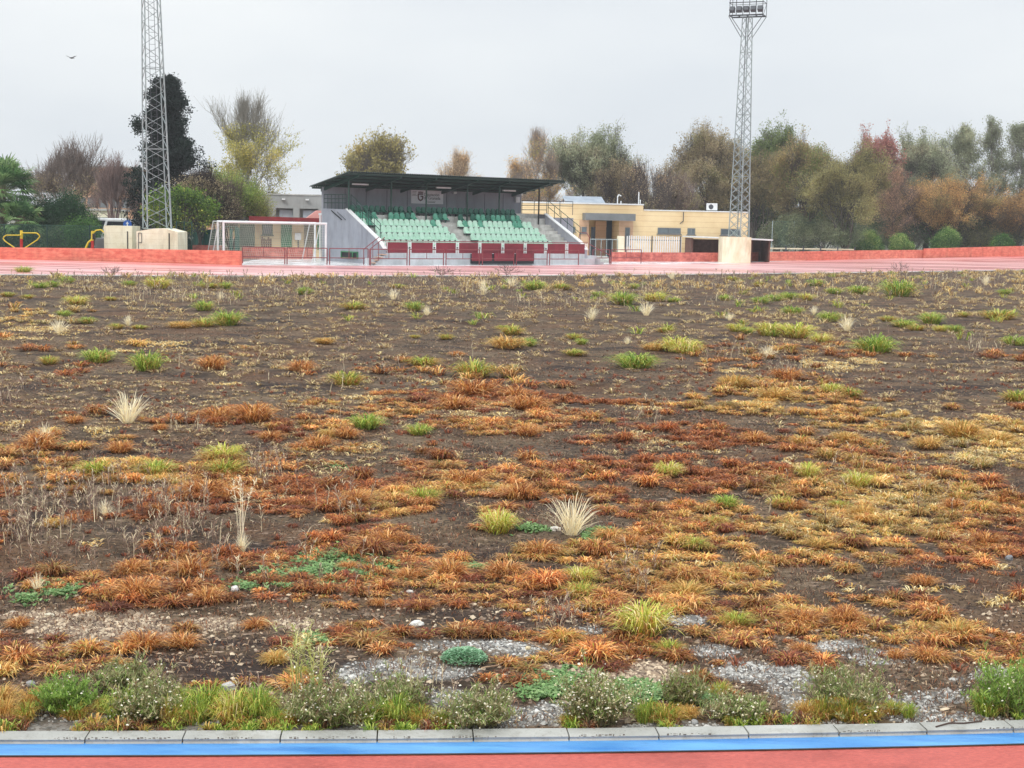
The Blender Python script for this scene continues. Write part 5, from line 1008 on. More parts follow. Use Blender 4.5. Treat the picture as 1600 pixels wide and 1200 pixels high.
GREEN = c_((122, 150, 56), (96, 128, 46), (164, 182, 78), (190, 200, 100)); OLIV = c_((140, 142, 58), (168, 156, 66), (120, 126, 50), (190, 168, 82)); BLEACH = c_((236, 226, 196), (222, 208, 174), (244, 236, 212)); GREYW = c_((136, 114, 100), (158, 136, 120), (112, 90, 78)); YGRN = c_((184, 190, 82), (212, 208, 108), (156, 172, 66))
HUMUS_SHADE = c_((84, 56, 40), (66, 46, 36), (104, 70, 46))  # decayed brown, also painted into clump bases as shade
LITB = c_((158, 132, 98), (176, 150, 112), (136, 108, 80), (120, 90, 64))
DEEP = c_((150, 84, 46), (126, 68, 40), (172, 102, 56), (98, 58, 38), (190, 126, 74))
def clump_set(cx, cy, rad, hgt, nper, pals, R, droop=(1.7, 3.0), wd=.010, zoff=-.01, reachk=1.0):
    """many mop-like clumps merged: arrays per clump; pals = per clump list index array with palettes"""
    n = np.repeat(np.arange(len(cx)), nper); m = len(n); th = R.uniform(0, 2*np.pi, m); rr = rad[n]*.42*R.uniform(0, 1, m)**.7
    x = cx[n]+rr*np.cos(th); y = cy[n]+rr*np.sin(th)*.9; az = th+R.normal(0, .85, m); z = hfun(x, y)+zoff+hgt[n]*.35*(1-(rr/(rad[n]*.43+1e-6))**2)*R.uniform(0, 1, m)
    reach = rad[n]*R.uniform(.35, 1.0, m)*reachk; h = hgt[n]*R.uniform(.45, 1.05, m); phi = R.uniform(*droop, m); w_ = wd*R.uniform(.6, 1.4, m)*(1 if np.isscalar(wd) else 1)
    return n, np.column_stack([x, y, z]), az, reach, h, phi, w_
def field_pts(n, R, pmin, pmax, px0=-430, px1=2030):
    """random ground points, uniform per ground area, between picture rows pmin..pmax"""
    out = []; 
    y0 = ground(800, pmax)[1]; y1 = ground(800, pmin)[1] if pmin > 445 else 112
    while sum(len(o) for o in out) < n:
        y = np.sqrt(R.uniform(y0*y0, y1*y1, n*2)); x = R.uniform(-.56, .56, n*2)*y*1.0; P = np.column_stack([x, y, np.zeros(len(x))]); px, py = project(P); k = (px > px0) & (px < px1) & (py > pmin-20) & (y > kerb_y(x)+.12)
        ei = np.interp(px, IX, IY); k &= py > ei+1.5; out.append(P[k])
    return np.concatenate(out)[:n]
def goldness(px, py, x, y):
    g = .16+1.15*(fbm(x*.5, y*.5, 77, 3)-.5)
    for cx, cy, rx, ry, a in ((1530, 690, 120, 40, .7), (1180, 618, 190, 34, .4), (60, 498, 90, 20, .7), (1380, 670, 110, 30, .35), (1350, 790, 190, 60, .3), (680, 790, 140, 36, .3), (240, 535, 180, 20, .5), (30, 1090, 60, 40, .6), (700, 560, 500, 50, .15), (850, 910, 200, 60, .15), (270, 750, 150, 30, .2)):
        g = g+a*np.clip(1.5-((px-cx)/rx)**2-((py-cy)/ry)**2, 0, 1)
    return g
R = np.random.default_rng(21)
parts = []
def add_rust(n, pmin, pmax, r0, r1, per, wd, seed, sepk=.62):
    R = np.random.default_rng(seed); P = field_pts(n, R, pmin, pmax); px, py = project(P); x, y = P[:, 0], P[:, 1]
    pn = .45*fbm(x*.75, y*1.0, 41, 3)+.3*fbm(x*2.2, y*2.6, 44, 2)+.25*fbm(x*.25, y*.3, 42, 2); d = dens(px, py, x, y); pn = np.where((py > 930) & (py < 1075), np.maximum(pn, fbm(x*1.5, y*1.7, 49, 3)-.035), pn); keep = (pn > .637-.225*np.minimum(d, .66)+R.normal(0, .012, len(pn))) & (d > .03) & (emask(GRAV, px, py, .9) < .35) & (emask([(725, 1040, 62, 26), (652, 976, 30, 12), (367, 927, 20, 9), (830, 1012, 30, 8)], px, py, .5) < .3); P, px, py, x, y = P[keep], px[keep], py[keep], x[keep], y[keep]
    rad = R.uniform(r0, r1, len(P))*np.where(R.random(len(P)) < .2, 1.3, 1); ok = []; cell = {}
    for i in range(len(P)):                     # keep mounds apart so each one reads
        ci, cj = int(x[i]//.6), int(y[i]//.6); near = [j for a in (-1, 0, 1) for b2 in (-1, 0, 1) for j in cell.get((ci+a, cj+b2), ())]
        if all((x[i]-x[j])**2+(y[i]-y[j])**2 > (sepk*(rad[i]+rad[j]))**2 for j in near): ok.append(i); cell.setdefault((ci, cj), []).append(i)
    P, px, py, x, y, rad = P[ok], px[ok], py[ok], x[ok], y[ok], rad[ok]; k = len(P); hg = rad*R.uniform(.25, .62, k); tone = np.clip(R.normal(1, .2, k), .6, 1.5); per = (per*(rad/np.mean(rad))**1.6).astype(int)+12
    n_, root, az, reach, h, phi, w_ = clump_set(x, y, rad, hg, per, None, R, wd=wd); g = goldness(px, py, x, y)+R.normal(0, .12, k); gg = g[n_]+R.normal(0, .16, len(n_)); u = R.random(len(n_))
    dr = (R.random(k) < .22*np.clip((.15-rad)/.05, 0, 1)+.03)[n_]; col = np.where((gg < .12)[:, None], pick(DEEP, len(n_), R), pick(RUST, len(n_), R)); col = np.where((gg > .46)[:, None], pick(GOLD, len(n_), R), col); col = np.where(((gg > .8) & (u < .5))[:, None], pick(STRAW, len(n_), R), col); col = np.where((dr & (gg < .4))[:, None], pick(DRED, len(n_), R), col)
    col = np.where(((u > .93) & (gg > .25))[:, None], pick(OLIV, len(n_), R), col)
    lo = R.random(len(n_)) < .28; col = np.where(lo[:, None], pick(HUMUS_SHADE, len(n_), R), col); h = np.where(lo, h*.45, h)  # low dead blades, coloured dark to deepen the shade inside clumps
    col = col*tone[n_][:, None]; parts.append(blades(root, az, reach, h, phi, w_, col, R)); return k
kk = [add_rust(27000, 760, 1135, .04, .15, 170, .0075, 1, .56), add_rust(24000, 610, 770, .05, .18, 105, .010, 2, .56), add_rust(6000, 500, 612, .12, .26, 60, .017, 3), add_rust(2500, 424, 500, .2, .4, 34, .03, 4)]
R = np.random.default_rng(99)                     # pale straw fringe and low olive growth in the far field
for (n0, p0, p1, r0_, r1_, pal_, thr, hk) in ((3000, 428, 452, .2, .42, STRAW+LITB+GOLD[:2], .60, .6), (4200, 450, 500, .13, .32, STRAW[:2]+LITB, .548, .4), (5200, 500, 610, .07, .2, LITB+STRAW[:1], .53, .4), (7000, 610, 800, .04, .12, LITB+STRAW[:1], .57, .4), (1500, 428, 520, .2, .4, OLIV+GREEN, .66, .6)):
    P = field_pts(n0, R, p0, p1); k = .6*fbm(P[:, 0]*.5, P[:, 1]*.35, int(p0+n0/100), 3)+.4*R.random(len(P)) > thr; P = P[k]; n = len(P); rad = R.uniform(r0_, r1_, n)
    n_, root, az, reach, h, phi, w_ = clump_set(P[:, 0], P[:, 1], rad, rad*hk, 22, None, R, wd=.006+.0003*P[:, 1].mean()); parts.append(blades(root, az, reach, h, phi, w_, pick(pal_, len(n_), R), R))
print('rust clumps', kk)
V, Q, T, C_ = merge(parts); print('rust blades verts', len(V))
o = link('dry_rust_grass', mesh_np('dry_rust_grass', V, [Q, T], C_), M_BLADE); tag(o, 'mats of rust and golden dry grass covering much of the field', 'grass', kind='stuff')
# straw coloured flat mats
parts = []; R = np.random.default_rng(5)
mats_ = [(60, 515, 50, 7), (240, 537, 60, 6), (200, 548, 30, 5), (270, 545, 24, 6), (155, 553, 30, 5), (370, 556, 26, 5), (385, 571, 16, 4), (110, 520, 30, 5), (350, 600, 30, 5), (560, 622, 50, 6), (600, 640, 34, 7), (620, 628, 24, 5), (755, 635, 46, 12), (740, 648, 40, 7), (790, 651, 16, 5), (745, 662, 30, 5), (880, 665, 46, 10), (580, 700, 34, 10), (800, 715, 50, 6), (1000, 680, 40, 8), (1030, 690, 50, 9), (1290, 570, 50, 12), (1350, 564, 30, 6), (1145, 577, 26, 5), (1075, 695, 16, 6), (1140, 710, 26, 10), (1290, 905, 26, 6), (1340, 925, 24, 8), (1445, 927, 34, 9), (1480, 922, 26, 7), (1550, 885, 30, 8), (1570, 945, 44, 10), (1330, 920, 12, 8), (1470, 830, 50, 7), (1370, 870, 26, 12), (195, 838, 50, 6), (250, 840, 24, 6), (145, 850, 24, 8), (17, 665, 24, 8), (150, 675, 34, 8), (450, 575, 30, 4), (30, 530, 40, 5), (660, 600, 30, 4), (1010, 640, 40, 5), (1240, 725, 20, 8), (1560, 708, 60, 12), (480, 1000, 26, 6), (850, 660, 30, 5), (520, 815, 20, 6), (1100, 880, 20, 6)]
for cx, cy, rx, ry in mats_:
    a = ground(cx, cy); b2 = ground(cx, cy-ry*.5); b3 = ground(cx, cy+ry*.5); rw = rx*a[1]/F_PX; rd = max(.1, (b2[1]-b3[1])*.8); n = int(np.clip(rw*rd*2200, 120, 2200)) ; th = R.uniform(0, 6.283, n); rr = np.sqrt(R.random(n))*R.uniform(.6, 1.1, n)
    x = a[0]+np.cos(th)*rr*rw; y = a[1]+np.sin(th)*rr*rd; z = hfun(x, y); keep = fbm(x*5, y*5, 9, 2) > .47; x, y, z = x[keep], y[keep], z[keep]; n = len(x)
    parts.append(blades(np.column_stack([x, y, z]), R.uniform(0, 6.283, n), R.uniform(.025, .08, n), R.uniform(.01, .035, n), R.uniform(1.8, 2.8, n), np.full(n, .008+.0005*a[1]), pick(STRAW+GOLD[:2]+LITB[:1], n, R), R))
# thin dry litter everywhere: short flat fragments
def litter(n, pmin, pmax, seed, l0, l1, wd, pals):
    R = np.random.default_rng(seed); P = field_pts(n, R, pmin, pmax); k = (.6*fbm(P[:, 0]*1.6, P[:, 1]*2.2, 55, 3)+.4*fbm(P[:, 0]*.4, P[:, 1]*.5, 57, 2))+R.normal(0, .12, len(P)) > .5; P = P[k]; n = len(P); P[:, 2] = hfun(P[:, 0], P[:, 1])+.002
    return blades(P, R.uniform(0, 6.283, n), R.uniform(l0, l1, n), R.uniform(.004, .03, n), R.uniform(1.4, 2.9, n), wd*R.uniform(.5, 1.5, n), pick(pals, n, R, .3), R)
LIT = c_((118, 94, 76), (142, 116, 92), (96, 66, 50), (74, 56, 46), (176, 150, 118), (136, 90, 62), (60, 48, 42), (110, 72, 50))
parts += [litter(134000, 800, 1140, 61, .012, .045, .005, LIT), litter(98000, 640, 810, 62, .02, .07, .008, LIT), litter(73000, 520, 650, 63, .03, .10, .012, LIT), litter(61000, 425, 525, 64, .06, .18, .022, LIT)]
V, Q, T, C_ = merge(parts); o = link('dry_straw_litter', mesh_np('dry_straw_litter', V, [Q, T], C_), M_BLADE); tag(o, 'pale straw mats and dry plant litter lying on the dark soil', 'litter', kind='stuff')
# grey dead weeds: upright stalks with side twigs
def weeds(P, R, h0, h1, wd, pal, side=7):
    n = len(P); st = []; P = P.copy(); P[:, 2] = hfun(P[:, 0], P[:, 1]); H = R.uniform(h0, h1, n); az = R.uniform(0, 6.283, n); lean = H*R.uniform(0, .6, n)
    col = pick(pal, n, R); st.append(blades(P, az, lean, H, np.full(n, 1.5), np.full(n, wd), col, R))
    i = np.repeat(np.arange(n), side); m = len(i); t = R.uniform(.25, 1, m); d = np.column_stack([np.cos(az[i]), np.sin(az[i]), np.zeros(m)]); q = P[i]+d*(lean[i]*t**1.15)[:, None]; q[:, 2] = P[i, 2]+H[i]*np.sin(1.5*t)
    st.append(blades(q, R.uniform(0, 6.283, m), H[i]*R.uniform(.08, .34, m), H[i]*R.uniform(.04, .3, m), R.uniform(1.2, 2.0, m), np.full(m, wd*.9), pick(pal, m, R), R)); return st
parts = []; R = np.random.default_rng(8)
WZ = [(200, 455, 160, 12, 90), (560, 450, 160, 14, 90), (780, 440, 180, 10, 90), (1100, 450, 160, 14, 80), (1450, 435, 160, 8, 80), (600, 470, 200, 20, 60), (300, 440, 200, 8, 80), (60, 830, 70, 60, 90), (130, 790, 60, 40, 40), (200, 790, 110, 50, 90), (300, 820, 100, 60, 90), (420, 740, 50, 30, 50), (250, 860, 80, 30, 30), (30, 790, 40, 60, 50), (230, 467, 50, 12, 60), (290, 467, 40, 12, 50), (350, 470, 40, 10, 40), (430, 465, 60, 14, 60), (400, 440, 140, 10, 60), (740, 460, 90, 18, 120), (860, 475, 90, 14, 90), (660, 445, 140, 10, 80), (1000, 470, 130, 16, 60), (1130, 435, 120, 8, 50), (1400, 450, 140, 10, 120), (1500, 445, 90, 8, 60), (1220, 580, 45, 12, 45), (1140, 560, 50, 10, 30), (1260, 470, 150, 14, 60), (1530, 545, 50, 14, 50), (1360, 520, 60, 16, 12), (985, 900, 30, 30, 22), (870, 830, 40, 20, 10), (520, 900, 130, 60, 14), (530, 800, 60, 40, 20), (290, 670, 30, 16, 16), (1000, 660, 40, 20, 16), (560, 560, 260, 60, 40), (10, 620, 30, 18, 30), (880, 980, 50, 18, 30), (500, 1100, 300, 12, 20), (300, 900, 150, 40, 24), (640, 1080, 60, 30, 14), (1400, 760, 160, 60, 30), (150, 440, 160, 8, 50), (1200, 445, 300, 10, 60)]
for cx, cy, rx, ry, n in WZ:
    px = cx+R.normal(0, .5, n)*rx; py = cy+R.normal(0, .5, n)*ry; P = np.array([ground(a, max(b2, 432)) for a, b2 in zip(px, py)]); far = P[:, 1] > 28
    k = P[:, 1] > kerb_y(P[:, 0])+.15; P = P[k]; d = ground(cx, cy)[1]; parts += weeds(P, R, .07+.001*d, .17+.0034*d, .0026+.00030*d, GREYW+BLEACH[1:2], 16 if d < 20 else 10)
V, Q, T, C_ = merge(parts); o = link('dead_grey_weeds', mesh_np('dead_grey_weeds', V, [Q, T], C_), M_BLADE); tag(o, 'thin grey dead weed stalks scattered over the field', 'weeds', kind='stuff')
# tiny dark red rosettes and low green creepers
parts = []; P = field_pts(2600, R, 560, 1130); px, py = project(P); k = (fbm(P[:, 0]*.8, P[:, 1]*.8, 91, 2) > .5) | ((np.abs(px-850) < 260) & (np.abs(py-700) < 60)); P = P[k]; n = len(P); rad = R.uniform(.03, .08, n)
n_, root, az, reach, h, phi, w_ = clump_set(P[:, 0], P[:, 1], rad, rad*.8, 18, None, R, droop=(1.4, 2.4), wd=.009); parts.append(blades(root, az, reach, h, phi, w_, pick(DRED, len(n_), R), R))
GZ = [(560, 890, 80, 16, 380), (470, 892, 60, 18, 300), (600, 895, 70, 12, 220), (450, 905, 60, 10, 260), (520, 870, 40, 8, 220), (480, 918, 50, 10, 260), (720, 880, 40, 5, 150), (830, 828, 26, 5, 160), (935, 838, 26, 10, 240), (380, 920, 20, 8, 90), (95, 930, 26, 8, 120), (45, 940, 20, 8, 80), (870, 1065, 40, 16, 260), (850, 1085, 40, 14, 200), (1000, 1085, 60, 14, 420), (1100, 1092, 40, 9, 260), (985, 1075, 30, 10, 200), (70, 925, 120, 10, 60), (490, 1000, 26, 8, 90), (110, 692, 30, 4, 60), (530, 726, 20, 4, 40)]
for cx, cy, rx, ry, n in GZ:
    px = cx+R.normal(0, .5, n)*rx; py = cy+R.normal(0, .5, n)*ry; P = np.array([ground(a, b2) for a, b2 in zip(px, py)]); P = P[P[:, 1] > kerb_y(P[:, 0])+.12]; n = len(P); P[:, 2] = hfun(P[:, 0], P[:, 1])+.006
    i = np.repeat(np.arange(n), 3); parts.append(blades(P[i], R.uniform(0, 6.283, len(i)), R.uniform(.015, .035, len(i)), R.uniform(.008, .025, len(i)), R.uniform(1.4, 2.4, len(i)), R.uniform(.016, .03, len(i)), pick(c_((112, 146, 88), (140, 166, 110), (98, 128, 80)), len(i), R), R))
px = R.uniform(-150, 1750, 520); px = px[vnoise(px*.02, px*0, 4) > .5]; P = np.array([kpt(a, -R.uniform(.02, .16), 0) for a in px]); P[:, 2] = 0; rad = R.uniform(.02, .07, len(P))
n_, root, az, reach, h, phi, w_ = clump_set(P[:, 0], P[:, 1], rad, rad*1.0, 46, None, R, droop=(1.5, 2.8), wd=.006); ck = R.random(len(P))[n_]
col = np.where((ck < .3)[:, None], pick(GREEN, len(n_), R), np.where((ck < .55)[:, None], pick(OLIV+GOLD, len(n_), R), pick(HUMUS_SHADE+LITB+DRED, len(n_), R))); parts.append(blades(root, az, reach, h, phi, w_, col, R))
V, Q, T, C_ = merge(parts); o = link('low_creeping_plants', mesh_np('low_creeping_plants', V, [Q, T], C_), M_BLADE); tag(o, 'dark red rosettes, small green creeping leaves and kerb edge sprouts on the soil', 'ground cover', kind='stuff')
# gravel
def stones(P, size, R, cols, flat=.6):
    ico = np.array([(-1, 0, -.2), (1, 0, 0), (0, -1, 0), (0, 1, .1), (0, 0, 1), (.6, -.6, .5), (-.5, .6, .6)]); fc = np.array([(0, 2, 5), (2, 1, 5), (5, 1, 4), (0, 5, 4), (1, 3, 4), (3, 6, 4), (3, 0, 6), (6, 0, 4)])
    n = len(P); V = ico[None]*(size[:, None, None]*R.uniform(.6, 1.3, (n, 1, 3))*np.array([1, 1, flat])); a = R.uniform(0, 6.283, n); c, s = np.cos(a)[:, None], np.sin(a)[:, None]
    V = np.stack([V[:, :, 0]*c-V[:, :, 1]*s, V[:, :, 0]*s+V[:, :, 1]*c, V[:, :, 2]], 2)+R.normal(0, .12, (n, 7, 3))*size[:, None, None]+P[:, None, :]
    F = (np.arange(n)[:, None, None]*7+fc[None]).reshape(-1, 3); return V.reshape(-1, 3), F, np.repeat(cols, 7, 0)
R = np.random.default_rng(12); P = field_pts(134000, R, 930, 1142); px, py = project(P); nzz = fbm(P[:, 0]*3, P[:, 1]*3, 31, 3)
m1 = emask(GRAV, px, py, 1.3)*1.1+(nzz-.5)*2.4-.3; m2 = emask(PEBB, px, py, .9)*1.2+(nzz-.5)*1.2-.2; ed = np.clip(1-(P[:, 1]-kerb_y(P[:, 0])-.1)/.4, 0, 1)*(nzz > .42)*.8; u = R.random(len(P))
k1 = (np.maximum(m1*(emask(GRAV, px, py, .9) > 0), ed) > u*1.1); k2 = (m2 > u*2.0) & ~k1; k3 = (u < .035) & ~k1 & ~k2
P[:, 2] = hfun(P[:, 0], P[:, 1]); g0 = np.array(c_((164, 162, 156), (126, 124, 120), (196, 194, 188), (94, 92, 90), (150, 144, 136))); g1 = np.array(c_((172, 152, 128), (140, 120, 100), (192, 174, 148), (112, 94, 80)))
sel = k1 | k2 | k3; Ps = P[sel]; cs = np.where(k1[sel][:, None], g0[R.integers(0, 5, sel.sum())], g1[R.integers(0, 4, sel.sum())])*R.uniform(.75, 1.1, (sel.sum(), 1)); sz = np.where(k1[sel], R.uniform(.006, .014, sel.sum()), R.uniform(.008, .02, sel.sum())); sz *= np.where(R.random(len(sz)) < .04, 1.9, 1)
V, F, C_ = stones(Ps, sz, R, cs); o = link('gravel', mesh_np('gravel', V, [F], C_), M_STONE); tag(o, 'patches of grey gravel and tan pebbles near the kerb', 'gravel', kind='stuff'); print('stones', len(Ps))
# ------------------------------------------------------------------ individual plants and stones of the field
def landmark(px):
    for lim, t in ((70, 'below the yellow exercise frame'), (130, 'below the bare brown tree'), (212, 'below the square cream block'), (300, 'below the left floodlight tower'), (400, 'below the goal\'s left posts'), (520, 'below the goal\'s right posts'), (600, "below the stand's left end"), (690, "below the stand's sign"), (790, "below the stand's middle"), (900, "below the stand's right end"), (1000, 'below the blue entrance'), (1110, 'below the slatted fence'), (1210, 'below the right floodlight tower'), (1310, 'below the olive hedge'), (1440, 'below the red leaved tree'), (1510, 'below the wide orange tree')):
        if px < lim: return t
    return "at the right frame edge"
def band(py):
    for lim, t in ((458, 'at the far edge'), (500, 'far out'), (560, 'beyond mid field'), (640, 'in mid field'), (760, 'inside mid field'), (900, 'in the near field'), (1050, 'close to the kerb')):
        if py < lim: return t
    return 'on the kerb edge'
ORD = ['leftmost', 'second from left', 'third from left', 'fourth from left', 'fifth from left', 'sixth from left', 'seventh from left', 'eighth from left', 'ninth from left']
def make_labels(items, noun):
    keys = {}
    for i, it in enumerate(items): keys.setdefault((it[3], band(it[1]), landmark(it[0])), []).append(i)
    lab = [None]*len(items)
    for (tp, b_, l_), ids in keys.items():
        ids.sort(key=lambda i: items[i][0])
        for r, i in enumerate(ids): lab[i] = '%s %s %s, %s' % (tp, noun, b_, l_)+('' if len(ids) == 1 else ', '+ORD[r])
    return lab
def plant_mesh(name, R, kind):
    """a unit tuft of radius 1 (metres), about .7 high"""
    n = {'green': 380, 'olive': 380, 'rusty': 440, 'bleached': 110, 'golden': 420, 'lime': 400}[kind]
    th = R.uniform(0, 6.283, n); rr = .42*R.random(n)**.7; az = th+R.normal(0, .6, n); root = np.column_stack([np.cos(th)*rr, np.sin(th)*rr, np.full(n, -.04)])
    if kind == 'bleached':
        root[:, :2] *= .35; reach = R.uniform(.2, 1.0, n); h = R.uniform(.5, 1.35, n)*(1-.35*reach); V, q, t, c = blades(root, az, reach, h, R.uniform(1.2, 1.75, n), np.full(n, .028), pick(BLEACH, n, R), R)
    else:
        reach = R.uniform(.25, .95, n); h = R.uniform(.3, .8, n)*(1-.35*reach); phi = R.uniform(1.45, 2.8, n); wd = R.uniform(.018, .042, n); root[:, 2] += .25*(1-(rr/.42)**2)*R.random(n); col = pick({'green': GREEN, 'olive': OLIV, 'rusty': RUST, 'golden': GOLD, 'lime': YGRN}[kind], n, R)
        u = R.random(n); low = h < .55
        if kind == 'green': col = np.where((low & (u < .3))[:, None], pick(GOLD, n, R), col)
        if kind == 'lime': col = np.where((u < .25)[:, None], pick(STRAW, n, R), np.where((low & (u < .5))[:, None], pick(GOLD, n, R), col))
        if kind == 'olive': ctr = rr < .2; col = np.where((ctr & (u < .7))[:, None], pick(GREEN+YGRN, n, R), np.where((u < .45)[:, None], pick(RUST+GOLD, n, R), col))
        if kind == 'lime': col = np.where(((rr > .3) & (u < .4))[:, None], pick(RUST+GOLD, n, R), col)
        V, q, t, c = blades(root, az, reach, h, phi, wd, col, R)
    return mesh_np(name, V, [q, t], c)
TM = {}
for kd in ('green', 'olive', 'rusty', 'bleached', 'golden', 'lime'):
    for v in range(3): TM[kd, v] = plant_mesh('tuft_'+kd, np.random.default_rng(hash(kd+str(v)) % 1000 if False else len(kd)*17+v*5+ord(kd[0])), kd); TM[kd, v].materials.append(M_BLADE)
# (column, row of the base, width in photo pixels, kind)
TUFTS = '''37 429 26 green|63 453 24 green|83 451 24 green|105 444 22 green|202 450 22 green|247 455 40 lime|352 453 22 green|327 454 32 olive|475 462 26 green|172 471 22 olive|12 466 24 olive|43 468 22 olive
120 480 36 lime|318 489 36 green|100 497 24 green|137 507 26 green|355 514 52 green|318 516 44 olive|282 517 40 golden|182 517 26 olive|218 518 26 olive|77 570 34 olive|153 569 54 green|230 585 52 green|333 582 48 rusty|470 585 48 rusty|507 540 36 golden|543 607 54 olive
117 668 46 rusty|250 677 36 rusty|343 660 60 rusty|397 664 72 rusty|60 706 80 rusty|187 709 60 rusty|150 752 76 olive|243 752 90 olive|350 726 76 lime|352 746 84 olive|320 784 90 rusty|365 786 60 rusty|423 689 52 rusty|497 702 70 rusty|512 686 50 golden|470 792 40 rusty|520 798 44 rusty
647 488 32 green|553 488 46 olive|622 453 24 olive|835 457 38 green|877 456 38 olive|935 466 22 green|990 453 20 green|973 480 44 green|1023 474 40 lime|1052 474 24 green|788 518 28 olive|800 529 42 olive|823 543 34 green|790 549 60 golden|897 532 30 olive|908 540 22 green|897 559 38 olive|697 533 26 olive|648 531 18 olive|715 559 26 rusty|740 595 70 olive|993 580 64 green|1040 522 28 olive|1060 555 56 lime|1022 552 40 golden|633 569 32 rusty|662 577 46 olive
740 622 74 rusty|806 625 50 rusty|823 646 60 rusty|712 642 60 rusty|572 676 66 green|655 682 50 green|542 688 56 rusty|823 687 54 rusty|1045 752 56 lime|727 765 80 rusty|813 790 76 rusty|660 790 66 olive|555 793 60 rusty|779 838 80 lime
1188 477 30 green|1208 473 28 green|1232 472 30 green|1259 472 26 lime|1133 472 22 green|1144 441 24 olive|1187 450 24 olive|1274 450 30 green|1303 462 28 green|1340 463 36 green|1404 468 56 green|1570 462 24 green|1239 494 36 green|1296 506 34 green|1207 514 22 olive|1150 522 28 lime|1168 524 26 green|1205 530 50 lime|1242 534 60 lime|1282 539 36 lime|1387 505 28 olive|1413 515 36 green|1455 510 40 green|1470 521 24 lime|1492 522 28 green|1432 519 30 olive|1504 497 24 olive|1560 504 58 olive|1367 559 62 green|1586 542 36 green|1073 557 46 lime|1590 632 46 olive|1330 626 28 green|1300 620 36 lime|1150 612 50 golden|1210 632 60 golden|1230 596 50 rusty|1320 694 56 golden|1500 690 70 golden|1450 706 70 golden|1560 700 70 golden|1180 695 60 rusty
1262 748 56 lime|1338 765 62 lime|1135 800 54 green|1220 796 44 lime|1310 798 44 olive|1122 822 40 lime|1350 812 60 golden|1440 770 60 rusty|1235 800 60 rusty|1490 795 50 rusty
1083 862 70 olive|845 872 76 rusty|905 912 60 lime|910 938 80 olive|1075 932 80 golden|1005 1003 120 lime|1150 978 66 olive|1045 1022 56 olive|985 858 60 rusty|1110 905 44 rusty|1170 900 44 rusty|1493 1003 90 golden|1255 976 76 rusty|1320 974 76 rusty|1440 920 60 rusty|1540 850 60 rusty|1125 1092 40 olive|1280 860 60 golden|215 942 100 rusty|325 948 70 rusty|205 900 66 rusty|300 905 80 rusty|150 905 30 rusty|85 832 50 golden|700 905 90 rusty|790 905 80 rusty|605 855 70 rusty|640 910 66 rusty|590 948 40 rusty|660 955 50 rusty|400 985 56 rusty|225 1020 90 rusty|285 1015 70 rusty|30 985 50 rusty|1255 1020 50 rusty|1400 1030 44 rusty|1450 1035 70 rusty|545 895 46 rusty
8 1128 56 golden|40 1132 50 olive|70 1095 40 golden|325 1128 70 green|362 1135 64 lime|400 1132 70 green|430 1136 40 green|285 1120 50 green|620 1136 60 green|655 1134 50 olive|590 1128 40 green|1008 1133 44 green|1040 1134 56 olive|1075 1125 40 golden|1285 1128 56 olive|1325 1130 60 olive|1360 1128 44 olive|1420 1124 30 green|1575 1116 50 green|240 1128 50 green|430 1040 60 golden|470 1060 50 olive|190 1132 60 green|160 1118 44 olive|265 1135 50 lime|305 1135 56 green|345 1118 50 olive|385 1118 56 green|415 1115 44 olive|460 1136 44 olive|560 1132 44 olive|690 1136 40 olive|890 1136 36 olive|1260 1126 46 golden|1395 1118 40 olive|1540 1122 50 green|120 1128 44 olive|0 1108 60 golden|50 1112 50 golden|1185 1128 34 olive'''
items = []
for rw in TUFTS.replace('\n', '|').split('|'):
    a, b_, c2, d = rw.split(); items.append((float(a), float(b_), float(c2), d))
NM = {'green': 'green', 'olive': 'olive brown', 'rusty': 'rust coloured', 'golden': 'golden', 'lime': 'yellow green'}
labs = make_labels([(a, b_, c2, NM[d]) for a, b_, c2, d in items], 'grass tuft'); Rt = np.random.default_rng(4)
for i, (a, b_, wpx, kd) in enumerate(items):
    P = ground(a, b_-wpx*.10); rad = wpx*P[1]/F_PX*.5
    o = bpy.data.objects.new('grass_tuft', TM[kd, int(Rt.integers(3))]); COL.objects.link(o); o.location = (P[0], P[1], float(hfun(P[0], P[1]))); hs = Rt.uniform(.85, 1.15)*(.95 if kd in ('green', 'lime') else .7)*(.8 if P[1] > 25 else 1)
    nr = b_ > 1080; rad *= 1.5 if P[1] > 18 else 1.15; hs *= 2.1 if nr else 1; o.scale = (rad*(1.25 if nr else 1), rad*.85, rad*hs); o.rotation_euler = (0, 0, Rt.uniform(0, 6.28)); tag(o, labs[i], 'grass tuft', 'grass tufts on the field')
# bleached bunches
B = '''92 524 36|200 510 26|200 664 76|70 690 44|925 502 30|1010 494 36|667 495 22|1323 521 36|1272 494 22|615 470 26|755 463 30|800 450 26|1540 448 24|893 838 120|378 860 44|58 928 30|165 808 40|755 450 20|1200 562 34|980 540 20|1140 502 20|345 470 22|1050 438 20|945 445 20'''
items = [tuple(float(v) for v in rw.split()) for rw in B.split('|')]
labs = make_labels([(a, b_, c2, 'bleached') for a, b_, c2 in items], 'dry bunch'); 
for i, (a, b_, wpx) in enumerate(items):
    P = ground(a, b_-2); rad = wpx*P[1]/F_PX*.5; o = bpy.data.objects.new('dry_grass_bunch', TM['bleached', i % 3]); COL.objects.link(o); o.location = (P[0], P[1], float(hfun(P[0], P[1]))); rad *= 1.25 if i != 13 else 1.0; o.scale = (rad*.95, rad*.7, rad*(1.05 if i != 15 else 1.6)); o.rotation_euler = (0, 0, i*1.7); tag(o, labs[i], 'dry grass', 'bleached grass bunches')
